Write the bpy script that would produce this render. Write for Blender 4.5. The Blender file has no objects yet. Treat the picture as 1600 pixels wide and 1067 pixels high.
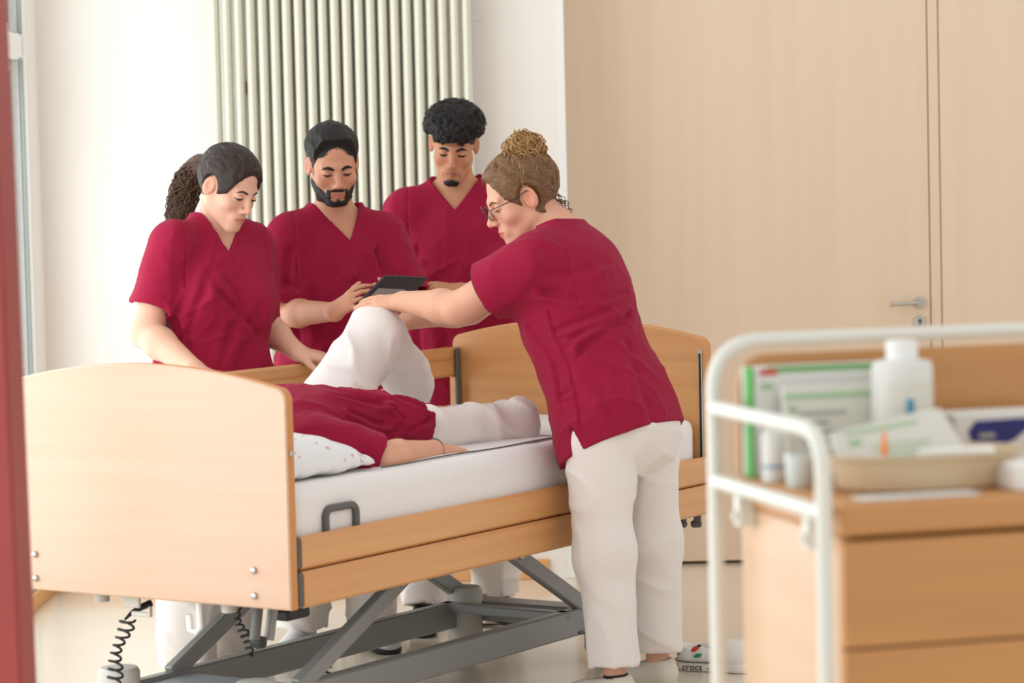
import bpy, math, random
import numpy as np
from mathutils import Vector, Matrix
from mathutils.bvhtree import BVHTree

random.seed(7); np.random.seed(7)
scene = bpy.context.scene
COL = scene.collection
f32 = np.float32
V3 = lambda *a: np.array(a, dtype=float)
nrm = lambda v: np.asarray(v, float) / (np.linalg.norm(v) + 1e-12)

# ------------------------------------------------------------------ camera
CF, PITCH, ROLL, CAMH = 4189.5, 0.0572068, -0.0234691, 1.52
_fw = V3(0, math.cos(PITCH), -math.sin(PITCH)); _up = V3(0, math.sin(PITCH), math.cos(PITCH)); _rt = V3(1, 0, 0)
C_R = math.cos(ROLL) * _rt + math.sin(ROLL) * _up
C_U = -math.sin(ROLL) * _rt + math.cos(ROLL) * _up
C_F = _fw
C_O = V3(0, 0, CAMH)
cd = bpy.data.cameras.new('camera'); cam = bpy.data.objects.new('camera', cd); COL.objects.link(cam)
cd.sensor_fit = 'HORIZONTAL'; cd.sensor_width = 36.0; cd.lens = CF * 36.0 / 1600.0
cd.clip_start = 0.1; cd.clip_end = 200
cd.dof.use_dof = True; cd.dof.focus_distance = 8.1; cd.dof.aperture_fstop = 3.0; cd.dof.aperture_blades = 9
cam.matrix_world = Matrix(((C_R[0], C_U[0], -C_F[0], C_O[0]), (C_R[1], C_U[1], -C_F[1], C_O[1]),
                           (C_R[2], C_U[2], -C_F[2], C_O[2]), (0, 0, 0, 1)))
scene.camera = cam

# ------------------------------------------------------------------ light and exposure
scene.view_settings.view_transform = 'Standard'
scene.view_settings.look = 'None'
scene.view_settings.gamma = 1.0
scene.view_settings.use_curve_mapping = False
scene.view_settings.exposure = 0.0
w = bpy.data.worlds.new('world'); scene.world = w; w.use_nodes = True
w.node_tree.nodes['Background'].inputs[0].default_value = (1.0, 0.985, 0.965, 1)
w.node_tree.nodes['Background'].inputs[1].default_value = 0.93
def area(name, loc, rot, sx, sy, power, col):
    l = bpy.data.lights.new(name, 'AREA'); l.shape = 'RECTANGLE'; l.size = sx; l.size_y = sy; l.energy = power; l.color = col
    o = bpy.data.objects.new(name, l); COL.objects.link(o); o.location = loc; o.rotation_euler = rot; return o
area('window_daylight', (-2.25, 6.6, 1.65), (0, math.radians(-90), 0), 2.7, 6.4, 215, (1.0, 0.99, 0.975))
try:
    scene.cycles.max_bounces = 7; scene.cycles.diffuse_bounces = 3; scene.cycles.glossy_bounces = 3
    scene.cycles.transparent_max_bounces = 8; scene.cycles.use_denoising = True
    scene.cycles.sample_clamp_indirect = 4.0
except Exception: pass

# ------------------------------------------------------------------ measuring helpers
def at(px, py, Y):
    d = C_F + C_R * (px - 800) / CF - C_U * (py - 533.5) / CF
    return C_O + d * (Y / d[1])
BX, BY, BYAW = -0.5771, 6.7617, 0.988961
B_U = V3(math.sin(BYAW), -math.cos(BYAW), 0); B_V = V3(math.cos(BYAW), math.sin(BYAW), 0)
def bed(u, v, z): return V3(BX, BY, 0) + B_U * u + B_V * v + V3(0, 0, z)
def on_bed(px, py, u):
    d = C_F + C_R * (px - 800) / CF - C_U * (py - 533.5) / CF
    B = V3(BX, BY, 0) - C_O
    return C_O + d * ((u + B @ B_U) / (d @ B_U))

# ------------------------------------------------------------------ materials
MATS = {}
def srgb(r, g, b):
    return tuple((c / 255 / 12.92 if c / 255 <= 0.04045 else ((c / 255 + 0.055) / 1.055) ** 2.4) for c in (r, g, b))
def mat(name, col, rough=0.6, spec=0.5, metal=0.0, coat=0.0, bump=None, attr=None, sheen=0.0, sss=0.0, var=None, alpha=None):
    if name in MATS: return MATS[name]
    m = bpy.data.materials.new(name); m.use_nodes = True; nt = m.node_tree; p = nt.nodes['Principled BSDF']
    p.inputs['Base Color'].default_value = (*col, 1); p.inputs['Roughness'].default_value = rough
    p.inputs['Specular IOR Level'].default_value = spec; p.inputs['Metallic'].default_value = metal
    if coat: p.inputs['Coat Weight'].default_value = coat; p.inputs['Coat Roughness'].default_value = 0.25
    if sheen: p.inputs['Sheen Weight'].default_value = sheen; p.inputs['Sheen Roughness'].default_value = 0.5
    if sss:
        p.inputs['Subsurface Weight'].default_value = sss; p.inputs['Subsurface Radius'].default_value = (0.012, 0.005, 0.003); p.inputs['Subsurface Scale'].default_value = 1.0
    tc = nt.nodes.new('ShaderNodeTexCoord')
    def noise(scale3, det=3.0, sc=1.0):
        mp = nt.nodes.new('ShaderNodeMapping'); mp.inputs['Scale'].default_value = scale3
        n = nt.nodes.new('ShaderNodeTexNoise'); n.inputs['Scale'].default_value = sc; n.inputs['Detail'].default_value = det
        nt.links.new(tc.outputs['Object'], mp.inputs['Vector']); nt.links.new(mp.outputs['Vector'], n.inputs['Vector']); return n
    src = None
    if attr:
        a = nt.nodes.new('ShaderNodeAttribute'); a.attribute_name = attr; src = a.outputs['Color']; nt.links.new(src, p.inputs['Base Color'])
    if var:   # (scale3, second colour, strength)
        n = noise(var[0], 4.0); mx = nt.nodes.new('ShaderNodeMix'); mx.data_type = 'RGBA'
        rp = nt.nodes.new('ShaderNodeMapRange'); rp.inputs['From Min'].default_value = 0.35; rp.inputs['From Max'].default_value = 0.65
        rp.inputs['To Max'].default_value = var[2]
        nt.links.new(n.outputs['Fac'], rp.inputs['Value']); nt.links.new(rp.outputs['Result'], mx.inputs['Factor'])
        if src is not None: nt.links.new(src, mx.inputs['A'])
        else: mx.inputs['A'].default_value = (*col, 1)
        mx.inputs['B'].default_value = (*var[1], 1); nt.links.new(mx.outputs['Result'], p.inputs['Base Color'])
    if bump:  # (scale3, strength, distance)
        n = noise(bump[0], 3.0); b = nt.nodes.new('ShaderNodeBump'); b.inputs['Strength'].default_value = bump[1]; b.inputs['Distance'].default_value = bump[2]
        nt.links.new(n.outputs['Fac'], b.inputs['Height']); nt.links.new(b.outputs['Normal'], p.inputs['Normal'])
    MATS[name] = m; return m
BEECH = srgb(218, 161, 100)
M_beech = mat('beech_laminate', BEECH, 0.42, 0.5, coat=0.25, var=((1.2, 1.2, 26), srgb(204, 142, 88), 0.6))
M_beech_edge = mat('beech_edge', srgb(206, 140, 78), 0.5)
M_beech_glare = mat('beech_board_glare', srgb(205, 169, 142), 0.42, 0.5, coat=0.3, var=((1.2, 1.2, 30), srgb(200, 161, 132), 0.6))  # paler than the rails: window glare put into the beech colour
M_door = mat('door_veneer', srgb(229, 206, 180), 0.5, 0.4, var=((14, 14, 0.6), srgb(225, 199, 170), 0.6))
M_skirt = mat('skirting_wood', srgb(224, 168, 108), 0.5)
M_wall = mat('white_wall_paint', srgb(243, 238, 230), 0.85, 0.2, bump=((60, 60, 60), 0.05, 0.002))
M_floor = mat('linoleum', srgb(228, 214, 196), 0.15, 0.6, var=((3, 3, 3), srgb(223, 207, 187), 0.5))
M_white = mat('white_lacquer', srgb(240, 240, 236), 0.4)
M_rad = mat('radiator_enamel', srgb(224, 222, 204), 0.35, 0.5)
M_grey = mat('grey_steel', srgb(146, 146, 143), 0.36, 0.5, metal=0.1)
M_greyl = mat('pale_grey_plastic', srgb(196, 192, 182), 0.5)
M_dark = mat('dark_grey_plastic', srgb(92, 92, 88), 0.5)
M_black = mat('black_rubber', srgb(32, 29, 29), 0.5)
M_chrome = mat('satin_metal', srgb(190, 186, 178), 0.3, metal=1.0)
M_red = mat('red_painted_post', srgb(158, 64, 62), 0.55, var=((5, 5, 5), srgb(148, 58, 54), 0.6))
M_sheet = mat('bed_sheet', srgb(236, 233, 230), 0.9, 0.1, bump=((9, 9, 9), 0.25, 0.02))
M_glass = None
M_scrub = mat('scrub_cotton', srgb(152, 24, 58), 0.85, 0.15, sheen=0.04, bump=((900, 900, 900), 0.15, 0.0006), var=((2.5, 2.5, 2.5), srgb(139, 20, 50), 0.5))
M_trim = mat('scrub_stitching', srgb(112, 16, 40), 0.8)
M_pants = mat('white_trouser_cotton', srgb(232, 224, 219), 0.85, 0.2, bump=((700, 700, 700), 0.12, 0.0006))
M_skin = mat('skin', (0.8, 0.5, 0.4), 0.5, 0.35, attr='Col', sss=0.06)
def hairmat(name, c1, c2, sc=(160, 30, 60)):
    return mat(name, c1, 0.55, 0.28, var=(sc, c2, 0.6), bump=(sc, 0.7, 0.004))
def glass_mat():
    m = bpy.data.materials.new('pane_glass'); m.use_nodes = True; nt = m.node_tree; nt.nodes.clear()
    o = nt.nodes.new('ShaderNodeOutputMaterial'); t = nt.nodes.new('ShaderNodeBsdfTransparent'); g = nt.nodes.new('ShaderNodeBsdfGlossy')
    t.inputs[0].default_value = (0.93, 0.97, 0.99, 1); g.inputs['Roughness'].default_value = 0.02
    x = nt.nodes.new('ShaderNodeMixShader'); x.inputs[0].default_value = 0.08
    nt.links.new(t.outputs[0], x.inputs[1]); nt.links.new(g.outputs[0], x.inputs[2]); nt.links.new(x.outputs[0], o.inputs[0]); return m
M_glass = glass_mat()

# ------------------------------------------------------------------ object helpers
def link(o, parent=None):
    COL.objects.link(o)
    if parent is not None: o.parent = parent
    return o
def thing(name, label, cat, loc=(0, 0, 0), group=None):
    o = bpy.data.objects.new(name, None); o.empty_display_size = 0.1; o.location = loc
    COL.objects.link(o); o['label'] = label; o['category'] = cat
    if group: o['group'] = group
    return o
def tag(o, label, cat, group=None):
    o['label'] = label; o['category'] = cat
    if group: o['group'] = group
    return o
def struct(o): o['kind'] = 'structure'; return o
def put(o, parent):
    """parent keeping world position (things have translation only)"""
    if parent is not None:
        o.parent = parent
        L = Vector(parent.location); q = parent.parent
        while q is not None: L += Vector(q.location); q = q.parent
        o.location = Vector(o.location) - L
    return o
def fast_mesh(name, verts, faces, m, parent=None, smooth=True, cols=None, auto=None):
    me = bpy.data.meshes.new(name)
    verts = np.asarray(verts, f32)
    if isinstance(faces, np.ndarray):
        k = faces.shape[1]; n = len(faces)
        me.vertices.add(len(verts)); me.vertices.foreach_set('co', verts.ravel())
        me.loops.add(n * k); me.loops.foreach_set('vertex_index', faces.astype(np.int32).ravel())
        me.polygons.add(n); me.polygons.foreach_set('loop_start', np.arange(0, n * k, k, dtype=np.int32))
        me.update(calc_edges=True)
    else:
        me.from_pydata([tuple(map(float, v)) for v in verts], [], faces)
    me.polygons.foreach_set('use_smooth', np.full(len(me.polygons), smooth, bool))
    if cols is not None:
        a = me.color_attributes.new('Col', 'FLOAT_COLOR', 'POINT')
        c4 = np.ones((len(verts), 4), f32); c4[:, :3] = cols; a.data.foreach_set('color', c4.ravel())
    me.validate()
    if m is not None: me.materials.append(m)
    o = bpy.data.objects.new(name, me); COL.objects.link(o)
    if auto is not None and smooth:
        try: me.set_sharp_from_angle(angle=auto)
        except Exception: pass
    if parent is not None: put(o, parent)
    return o

class MB:
    """collects simple shapes, then builds them as one mesh object"""
    def __init__(s): s.v = []; s.f = []
    def add(s, vs, fs):
        n = len(s.v); s.v += [tuple(map(float, v)) for v in vs]; s.f += [tuple(i + n for i in f) for f in fs]; return s
    def box(s, o, ex, ey, ez, bev=0.0):
        """o corner, three edge vectors; bev = chamfer"""
        o, ex, ey, ez = map(lambda a: np.asarray(a, float), (o, ex, ey, ez))
        if bev <= 0:
            p = [o + ex * a + ey * b + ez * c for c in (0, 1) for b in (0, 1) for a in (0, 1)]
            fs = [(0, 2, 3, 1), (4, 5, 7, 6), (0, 1, 5, 4), (2, 6, 7, 3), (0, 4, 6, 2), (1, 3, 7, 5)]
            return s.add(p, fs)
        L = [np.linalg.norm(e) for e in (ex, ey, ez)]; u = [e / l for e, l in zip((ex, ey, ez), L)]
        b = min(bev, min(L) * 0.45); vs = []; idx = {}
        for i in (0, 1):
            for j in (0, 1):
                for k in (0, 1):
                    for ax in range(3):
                        c = [b if t == 0 else l - b for t, l in zip((i, j, k), L)]
                        c[ax] = 0 if (i, j, k)[ax] == 0 else L[ax]
                        idx[(i, j, k, ax)] = len(vs); vs.append(o + u[0] * c[0] + u[1] * c[1] + u[2] * c[2])
        fs = []
        for ax in range(3):
            a1, a2 = [a for a in range(3) if a != ax]
            for sd in (0, 1):
                q = []
                for (p1, p2) in ((0, 0), (1, 0), (1, 1), (0, 1)):
                    t = [0, 0, 0]; t[ax] = sd; t[a1] = p1; t[a2] = p2; q.append(idx[(*t, ax)])
                fs.append(tuple(q))
        for ax in range(3):
            a1, a2 = [a for a in range(3) if a != ax]
            for p1 in (0, 1):
                for p2 in (0, 1):
                    def key(e, fx):
                        t = [0, 0, 0]; t[ax] = e; t[a1] = p1; t[a2] = p2; return idx[(*t, fx)]
                    fs.append((key(0, a1), key(1, a1), key(1, a2), key(0, a2)))
        for i in (0, 1):
            for j in (0, 1):
                for k in (0, 1): fs.append((idx[(i, j, k, 0)], idx[(i, j, k, 1)], idx[(i, j, k, 2)]))
        return s.add(vs, fs)
    def tube(s, pts, r, n=12, closed=False, caps=True):
        pts = [np.asarray(p, float) for p in pts]; m = len(pts)
        rr = r if hasattr(r, '__len__') else [r] * m
        tg = []
        for i in range(m):
            a = pts[(i - 1) % m if closed else max(i - 1, 0)]; b = pts[(i + 1) % m if closed else min(i + 1, m - 1)]
            tg.append(nrm(b - a))
        up = V3(0, 0, 1) if abs(tg[0][2]) < 0.9 else V3(1, 0, 0)
        x = nrm(np.cross(tg[0], up)); vs = []
        for i in range(m):
            x = nrm(x - tg[i] * (x @ tg[i])); y = np.cross(tg[i], x)
            for k in range(n):
                a = 2 * math.pi * k / n; vs.append(pts[i] + (x * math.cos(a) + y * math.sin(a)) * rr[i])
        fs = []
        for i in range(m if closed else m - 1):
            j = (i + 1) % m
            for k in range(n): fs.append((i * n + k, i * n + (k + 1) % n, j * n + (k + 1) % n, j * n + k))
        if caps and not closed:
            fs.append(tuple(range(n - 1, -1, -1))); fs.append(tuple((m - 1) * n + k for k in range(n)))
        return s.add(vs, fs)
    def lathe(s, o, axis, prof, n=24, xdir=None, sx=1.0):
        """prof: (radius, height) from bottom to top"""
        o = np.asarray(o, float); axis = nrm(axis)
        x = nrm(np.cross(axis, V3(0, 1, 0.3))) if xdir is None else nrm(xdir); y = np.cross(axis, x); vs = []; fs = []
        for r, h in prof:
            for k in range(n):
                a = 2 * math.pi * k / n; vs.append(o + axis * h + x * math.cos(a) * r * sx + y * math.sin(a) * r)
        for i in range(len(prof) - 1):
            for k in range(n): fs.append((i * n + k, i * n + (k + 1) % n, (i + 1) * n + (k + 1) % n, (i + 1) * n + k))
        if prof[0][0] > 1e-6: fs.append(tuple(range(n - 1, -1, -1)))
        if prof[-1][0] > 1e-6: fs.append(tuple((len(prof) - 1) * n + k for k in range(n)))
        return s.add(vs, fs)
    def prism(s, poly, o, ex, ey, ez):
        """2D outline (ccw) in ex,ey extruded along ez"""
        o, ex, ey, ez = map(lambda a: np.asarray(a, float), (o, ex, ey, ez)); n = len(poly)
        vs = [o + ex * a + ey * b for a, b in poly] + [o + ex * a + ey * b + ez for a, b in poly]
        fs = [tuple(range(n - 1, -1, -1)), tuple(range(n, 2 * n))] + [(i, (i + 1) % n, (i + 1) % n + n, i + n) for i in range(n)]
        return s.add(vs, fs)
    def build(s, name, m, parent=None, smooth=True, auto=0.6):
        import bmesh
        o = fast_mesh(name, s.v, s.f, m, None, smooth)
        bm = bmesh.new(); bm.from_mesh(o.data); bmesh.ops.recalc_face_normals(bm, faces=bm.faces); bm.to_mesh(o.data); bm.free()
        if smooth:
            o.data.polygons.foreach_set('use_smooth', np.full(len(o.data.polygons), True, bool))
            try: o.data.set_sharp_from_angle(angle=auto)
            except Exception: pass
        if parent is not None: put(o, parent)
        return o
EX, EY, EZ = V3(1, 0, 0), V3(0, 1, 0), V3(0, 0, 1)
def abox(x0, x1, y0, y1, z0, z1, bev=0.0):
    return MB().box((x0, y0, z0), EX * (x1 - x0), EY * (y1 - y0), EZ * (z1 - z0), bev)
def bbox_(u0, u1, v0, v1, z0, z1, bev=0.0):
    return MB().box(bed(u0, v0, z0), B_U * (u1 - u0), B_V * (v1 - v0), EZ * (z1 - z0), bev)
def arc(c, r, a0, a1, n, ex=EX, ey=EZ):
    return [np.asarray(c) + (ex * math.cos(a) + ey * math.sin(a)) * r for a in np.linspace(a0, a1, n)]

# ------------------------------------------------------------------ ROOM
YB = 10.36; XL = -1.80; HT = 3.0
struct(abox(XL - 0.3, 3.2, 1.0, 10.95, -0.08, 0.0).build('floor', M_floor, smooth=False))
struct(abox(XL - 0.2, at(882, 600, YB)[0], YB, YB + 0.36, 0, HT).build('wall_back', M_wall, smooth=False))
xf = at(882, 600, YB)[0]
struct(abox(xf, xf + 0.028, YB - 0.012, YB + 0.36, 0, HT, 0.003).build('trim_1', M_white))
struct(abox(xf + 0.028, 3.2, YB + 0.36, YB + 0.5, 0, HT).build('wall_right', M_wall, smooth=False))
# skirting boards
struct(abox(-1.78, xf - 0.075, YB - 0.016, YB, 0, 0.078, 0.003).build('baseboard_back', M_skirt))
struct(abox(XL, XL + 0.016, 8.9, YB - 0.016, 0, 0.062, 0.003).build('baseboard_left', M_skirt))
# left wall with tall glazed window bays
struct(abox(XL - 0.2, XL, 10.15, YB, 0, HT).build('wall_left', M_wall, smooth=False))
win = bpy.data.objects.new('window_1', None); win.location = (XL - 0.06, 7.0, 0); COL.objects.link(win); struct(win)
WY0, WY1, WZ0, WZ1 = 3.6, 10.15, 0.10, 2.95
zt = 2.045
for (a, b, c, d) in ((WY0, WY1, WZ0 - 0.1, WZ0), (WY0, WY1, WZ1, WZ1 + 0.06)):
    put(abox(XL - 0.16, XL - 0.01, a, b, c, d, 0.006).build('window_frame', M_white), win)
ys = [WY0, 5.2, 6.8, 8.4, 10.10]
for i, y in enumerate(ys):
    put(abox(XL - 0.14, XL - 0.0, y, y + 0.05, WZ0, WZ1, 0.006).build('window_frame', M_white), win)
for i in range(4):
    put(abox(XL - 0.13, XL - 0.01, ys[i] + 0.05, ys[i + 1], zt, zt + 0.09, 0.006).build('window_frame', M_white), win)
    for (za, zb) in ((WZ0, zt), (zt + 0.09, WZ1)):
        y0, y1 = ys[i] + 0.05, ys[i + 1]; s = 0.045
        fr = MB()
        fr.box((XL - 0.12, y0, za), EX * .06, EY * s, EZ * (zb - za), .004); fr.box((XL - 0.12, y1 - s, za), EX * .06, EY * s, EZ * (zb - za), .004)
        fr.box((XL - 0.12, y0 + s, za), EX * .06, EY * (y1 - y0 - 2 * s), EZ * s, .004); fr.box((XL - 0.12, y0 + s, zb - s), EX * .06, EY * (y1 - y0 - 2 * s), EZ * s, .004)
        sash = put(fr.build('sash', M_white), win)
        g = MB()
        for (ya, yb, zc, zd) in ((y0 + s, y0 + s + .008, za + s, zb - s), (y1 - s - .008, y1 - s, za + s, zb - s)): g.box((XL - 0.065, ya, zc), EX * .012, EY * (yb - ya), EZ * (zd - zc))
        put(g.build('gasket_or_reflection', M_dark), sash)
        put(abox(XL - 0.095, XL - 0.089, y0 + s, y1 - s, za + s, zb - s).build('pane', M_glass, smooth=False), sash)
jb = put(abox(XL - .125, XL - .012, 10.045, 10.10, zt - .002, zt + .094, 0.006).build('window_frame', M_white), win)
for (xa, xb, m_) in ((XL - .021, XL - .010, mat('grey_gasket', srgb(150, 160, 152), .6)), (XL - .034, XL - .026, mat('pale_gasket', srgb(205, 208, 202), .6)), (XL - .088, XL - .062, mat('bluish_glass_reflection', srgb(206, 222, 230), .4))):  # bluish strip: reflection of the glass edge painted onto the jamb
    for (za, zb) in ((WZ0, zt - .004), (zt + .096, WZ1)): put(abox(xa, xb, 10.090, 10.101, za, zb).build('gasket_or_reflection', m_), win)
# red painted post in the foreground
px1 = at(33, 533, 5.16)[0]; ln = .0095
struct(MB().box((px1 - 0.34 + ln * 1.5, 5.0, 0), EX * .34, EY * .16, V3(-ln * HT, 0, HT), 0.006).build('trim_2', M_red))
# door leaves on the right
YD = YB + 0.30
dx0 = xf + 0.028; dx1 = at(1451, 300, YD)[0]; dx2 = at(1470, 300, YD)[0]
def door_leaf(name, x0, x1):
    o = abox(x0, x1, YD, YD + 0.05, 0.012, HT, 0.002).build(name, M_door); struct(o); return o
d1 = door_leaf('door_1', dx0 + 0.004, dx1)
struct(abox(dx1 + 0.004, dx2 - 0.004, YD - 0.001, YD + 0.05, 0.0, HT, 0.002).build('trim_3', M_door))
d2 = door_leaf('door_2', dx2, 3.1)
struct(abox(dx0, 3.1, YD + 0.045, YD + 0.06, 0, HT).build('shadow_gap_backing', mat('shadow_gap', srgb(96, 70, 44), 0.8), smooth=False))
hp = at(1437, 472, YD)
hb = MB(); hb.lathe(hp + V3(0, 0, 0), (0, -1, 0), [(.024, 0), (.024, .008), (.021, .011)], 20)
hb.tube([hp + V3(0, -.005, 0), hp + V3(0, -.045, 0), hp + V3(-.012, -.055, 0), hp + V3(-.125, -.055, -.004)], .009, 10)
put(hb.build('door_handle', M_chrome), d1)
kp = at(1437, 503, YD)
kb = MB().lathe(kp, (0, -1, 0), [(.024, 0), (.024, .008), (.021, .011)], 20)
esc = put(kb.build('lock_rosette', M_chrome), d1)
ck = MB().lathe(kp + V3(0, -.010, .005), (0, -1, 0), [(.008, 0), (.008, .006)], 14); ck.box(kp + V3(-.0035, -.017, -.014), EX * .007, EY * .007, EZ * .016)
put(ck.build('lock_cylinder', M_dark), esc)

# vertical tube radiator
YR = 10.24
ra = at(337, 400, YR); rb = at(747, 400, YR)
rad = thing('tube_radiator', 'tall cream vertical tube radiator on the white back wall', 'radiator', (float((ra[0] + rb[0]) / 2), YR, 0.2))
NT = 22; pitch = (rb[0] - ra[0]) / NT
tb = MB(); prof = []
for k in range(18):
    a = 2 * math.pi * k / 18; prof.append((math.cos(a) * pitch * 0.40, math.sin(a) * 0.042))
tb.prism(prof, V3(0, 0, 0), EX, EY, EZ * 2.5)
t0 = tb.build('tube', M_rad); t0.location = (ra[0] + pitch * .5, YR, 0.22); put(t0, rad)
for i in range(1, NT):
    c = t0.copy(); c.location = t0.location + Vector((pitch * i, 0, 0)); COL.objects.link(c)
for zz in (0.30, 2.62):
    put(MB().box((ra[0] + .01, YR + .018, zz - .03), EX * (rb[0] - ra[0] - .02), EY * .03, EZ * .06, .008).build('header_pipe', M_rad), rad)
for xx in (ra[0] + .12, rb[0] - .12):
    put(MB().box((xx - .02, YR + .03, 1.9), EX * .04, EY * (YB - YR - .03), EZ * .05, .004).build('wall_bracket', M_rad), rad)
vv = at(746.5, 22, YR)
put(MB().tube([vv + V3(-.01, 0, -.02), vv + V3(.008, 0, -.02)], .008, 10).tube([vv + V3(.008, 0, -.03), vv + V3(.008, 0, .02)], .005, 8).build('vent_valve', M_greyl), rad)

# ------------------------------------------------------------------ BED
bedt = thing('care_bed', 'beech care bed on grey scissor lift carrying the lying patient', 'bed', tuple(bed(-.495, 1.09, 0)))
W, L = 0.99, 2.182
def board_outline(zb, zc, zt, r=0.035):
    """arched board in (u,z): straight bottom, rounded corners, arched top"""
    pts = [(-W, zb), (0, zb)]
    pts += [(-r + r * math.cos(a), zc - r + r * math.sin(a)) for a in np.linspace(0, math.radians(72), 7)]
    xa = pts[-1][0]; za = pts[-1][1]
    n = 22
    for i in range(1, n):
        t = i / n; x = xa + (-W - xa * 2 - 0) * 0 + ((-W - xa) - xa) * t
        s = (t - .5) * 2; pts.append((x, za + (zt - za) * (1 - abs(s) ** 2.0)))
    pts += [(-W + r + r * math.cos(a), zc - r + r * math.sin(a)) for a in np.linspace(math.radians(108), math.radians(180), 7)]
    return pts
ZB, ZC = 0.4598, 1.028
for (v0, v1, face) in ((0.0, 0.034, 0), (L, L + 0.034, 1)):
    pb = MB(); out = board_outline(ZB, ZC, 1.082)
    th = v1 - v0; c = 0.004
    # slab with small chamfer between face and edge
    cx, cz = -W / 2, (ZB + ZC) / 2
    ins = [(cx + (a - cx) * (1 - c / .49), cz + (b - cz) * (1 - c / .28)) for a, b in out]
    n = len(out); vs = []
    for (pl, v) in ((ins, v0), (out, v0 + c), (out, v1 - c), (ins, v1)):
        vs += [bed(a, v, b) for a, b in pl]
    fs = [tuple(range(n - 1, -1, -1)), tuple(range(3 * n, 4 * n))]
    for k in range(3):
        fs += [(k * n + i, k * n + (i + 1) % n, (k + 1) * n + (i + 1) % n, (k + 1) * n + i) for i in range(n)]
    pb.add(vs, fs)
    bo = pb.build('head_board' if face == 0 else 'foot_board', M_beech_glare if face == 0 else M_beech, bedt)
    bo.data.materials.append(M_beech_edge)
    for p in bo.data.polygons:
        if abs(p.normal.x * B_V[0] + p.normal.y * B_V[1]) < 0.6: p.material_index = 1
    if face == 0:
        for u in (-.116, -W + .116):
            for z in (ZB + .0975, ZB + .0319):
                put(MB().lathe(bed(u, 0.0, z), -B_V, [(.0095, 0), (.0095, .004), (.0075, .008), (.004, .009)], 14).build('cap_bolt', M_chrome), bo)
        put(MB().lathe(bed(0.0, .017, .86), B_U, [(.009, -.001), (.009, .003), (.006, .005)], 14).build('side_bolt', M_chrome), bo)
    else:
        for u in (-.022, -W + .022):
            tr = put(bbox_(u - .007, u + .007, L - .005, L + .002, .50, .985, .002).build('rail_track', M_chrome), bo)
            put(bbox_(u - .0035, u + .0035, L - .0065, L - .004, .505, .975).build('track_slot', M_black), tr)
# side rails
def rail(u0, u1, z0, z1, name='side_rail', va=0.052):
    pts = []; h = z1 - z0; t = u1 - u0; r = .008
    q = [(r, 0), (t - r, 0), (t, r), (t, h - r), (t - r, h), (r, h), (0, h - r), (0, r)]
    o = MB().prism(q, bed(u0, va, z0), B_U, EZ, B_V * (L - .004 - va)).build(name, M_beech, bedt)
    # grey end cap by the head board
    put(bbox_(u0 - .001, u1 + .001, va - .016, va, z0 + .002, z1 - .001, .006).build('end_cap', M_dark), o)
    return o
put(bbox_(-.034, -.0275, .055, L - .01, .53, .58).build('gap_shade_strip', M_dark), bedt)  # added dark strip that paints the shade in the gap between rail boards
rail(-.026, 0.0, .5565, .6425); rail(-.026, 0.004, .4586, .5535)
rail(-W, -W + .026, .885, .985); rail(-W, -W + .026, .4586, .5535)
# groove moulding on the raised far rail
put(bbox_(-W + .024, -W + .029, .06, L - .01, .945, .950).build('rail_groove', M_beech_edge), bedt)
# raised-rail carrier post at the foot end
put(bbox_(-W + .028, -W + .04, L - .03, L - .008, .50, .98, .003).build('rail_carrier', M_dark), bedt)
put(bbox_(-W, -W + .026, L - .02, L, .50, .885, .003).build('rail_guide', M_beech, bedt), None)
# mattress frame and holder
for u in (-.30, -.69): put(bbox_(u - .02, u + .02, .05, L - .02, .462, .50, .004).build('bed_frame_beam', M_grey), bedt)
for v in (.12, .8, 1.5, 2.08): put(bbox_(-.95, -.04, v - .02, v + .02, .50, .535, .004).build('bed_cross_beam', M_grey), bedt)
put(bbox_(-.96, -.035, .05, L - .02, .55, .595, .006).build('mattress_base', M_grey), bedt)
# mattress holder loop
hl = MB(); zt_ = .698; va, vb = .186, .318; rr = .022
pts = [bed(-.024, va, .56), bed(-.024, va, zt_ - rr)] + [bed(-.024, va + rr - rr * math.cos(a), zt_ - rr + rr * math.sin(a)) for a in np.linspace(.3, math.pi / 2, 4)] \
    + [bed(-.024, vb - rr + rr * math.sin(a), zt_ - rr + rr * math.cos(a)) for a in np.linspace(0, 1.27, 4)] + [bed(-.024, vb, zt_ - rr), bed(-.024, vb, .56)]
hl.tube(pts, .0105, 10); put(hl.build('mattress_holder', M_dark), bedt)
# lift base
ZT, HB = .19, .085
U1, U2 = -.275, -.715
for u in (U1, U2): put(bbox_(u - .02, u + .02, .10, 1.93, ZT - HB, ZT, .005).build('base_beam', M_grey), bedt)
for (v0, v1) in ((.18, .42), ): put(bbox_(U2 - .0, U1 + .0, v0, v1, ZT - .055, ZT - .012, .004).build('base_plate', mat('blue_grey_steel', srgb(160, 170, 172), .4, metal=.1)), bedt)
put(bbox_(U2, U1, 1.82, 1.92, ZT - .07, ZT - .005, .004).build('base_cross_beam', M_grey), bedt)
put(bbox_(U2 - .02, U1 + .02, 1.70, 1.74, ZT - .03, ZT + .0, .004).build('base_cross_beam', M_grey), bedt)
def armlink(u, va, za, vb, zb_, w=.05, t=.032):
    a, b = bed(u, va, za), bed(u, vb, zb_); d = b - a; n_ = nrm(np.cross(B_U, d))
    o = MB().box(a - n_ * w / 2 - B_U * t / 2, d, n_ * w, B_U * t, .004)
    o = o.build('lift_arm', M_grey, bedt)
    put(MB().lathe(bed(u, 0, 0) * 0 + b - d * .12 + B_U * t / 2, B_U, [(.011, 0), (.011, .006), (.007, .009)], 12).build('pivot_bolt', M_chrome), o)
    return o
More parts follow.
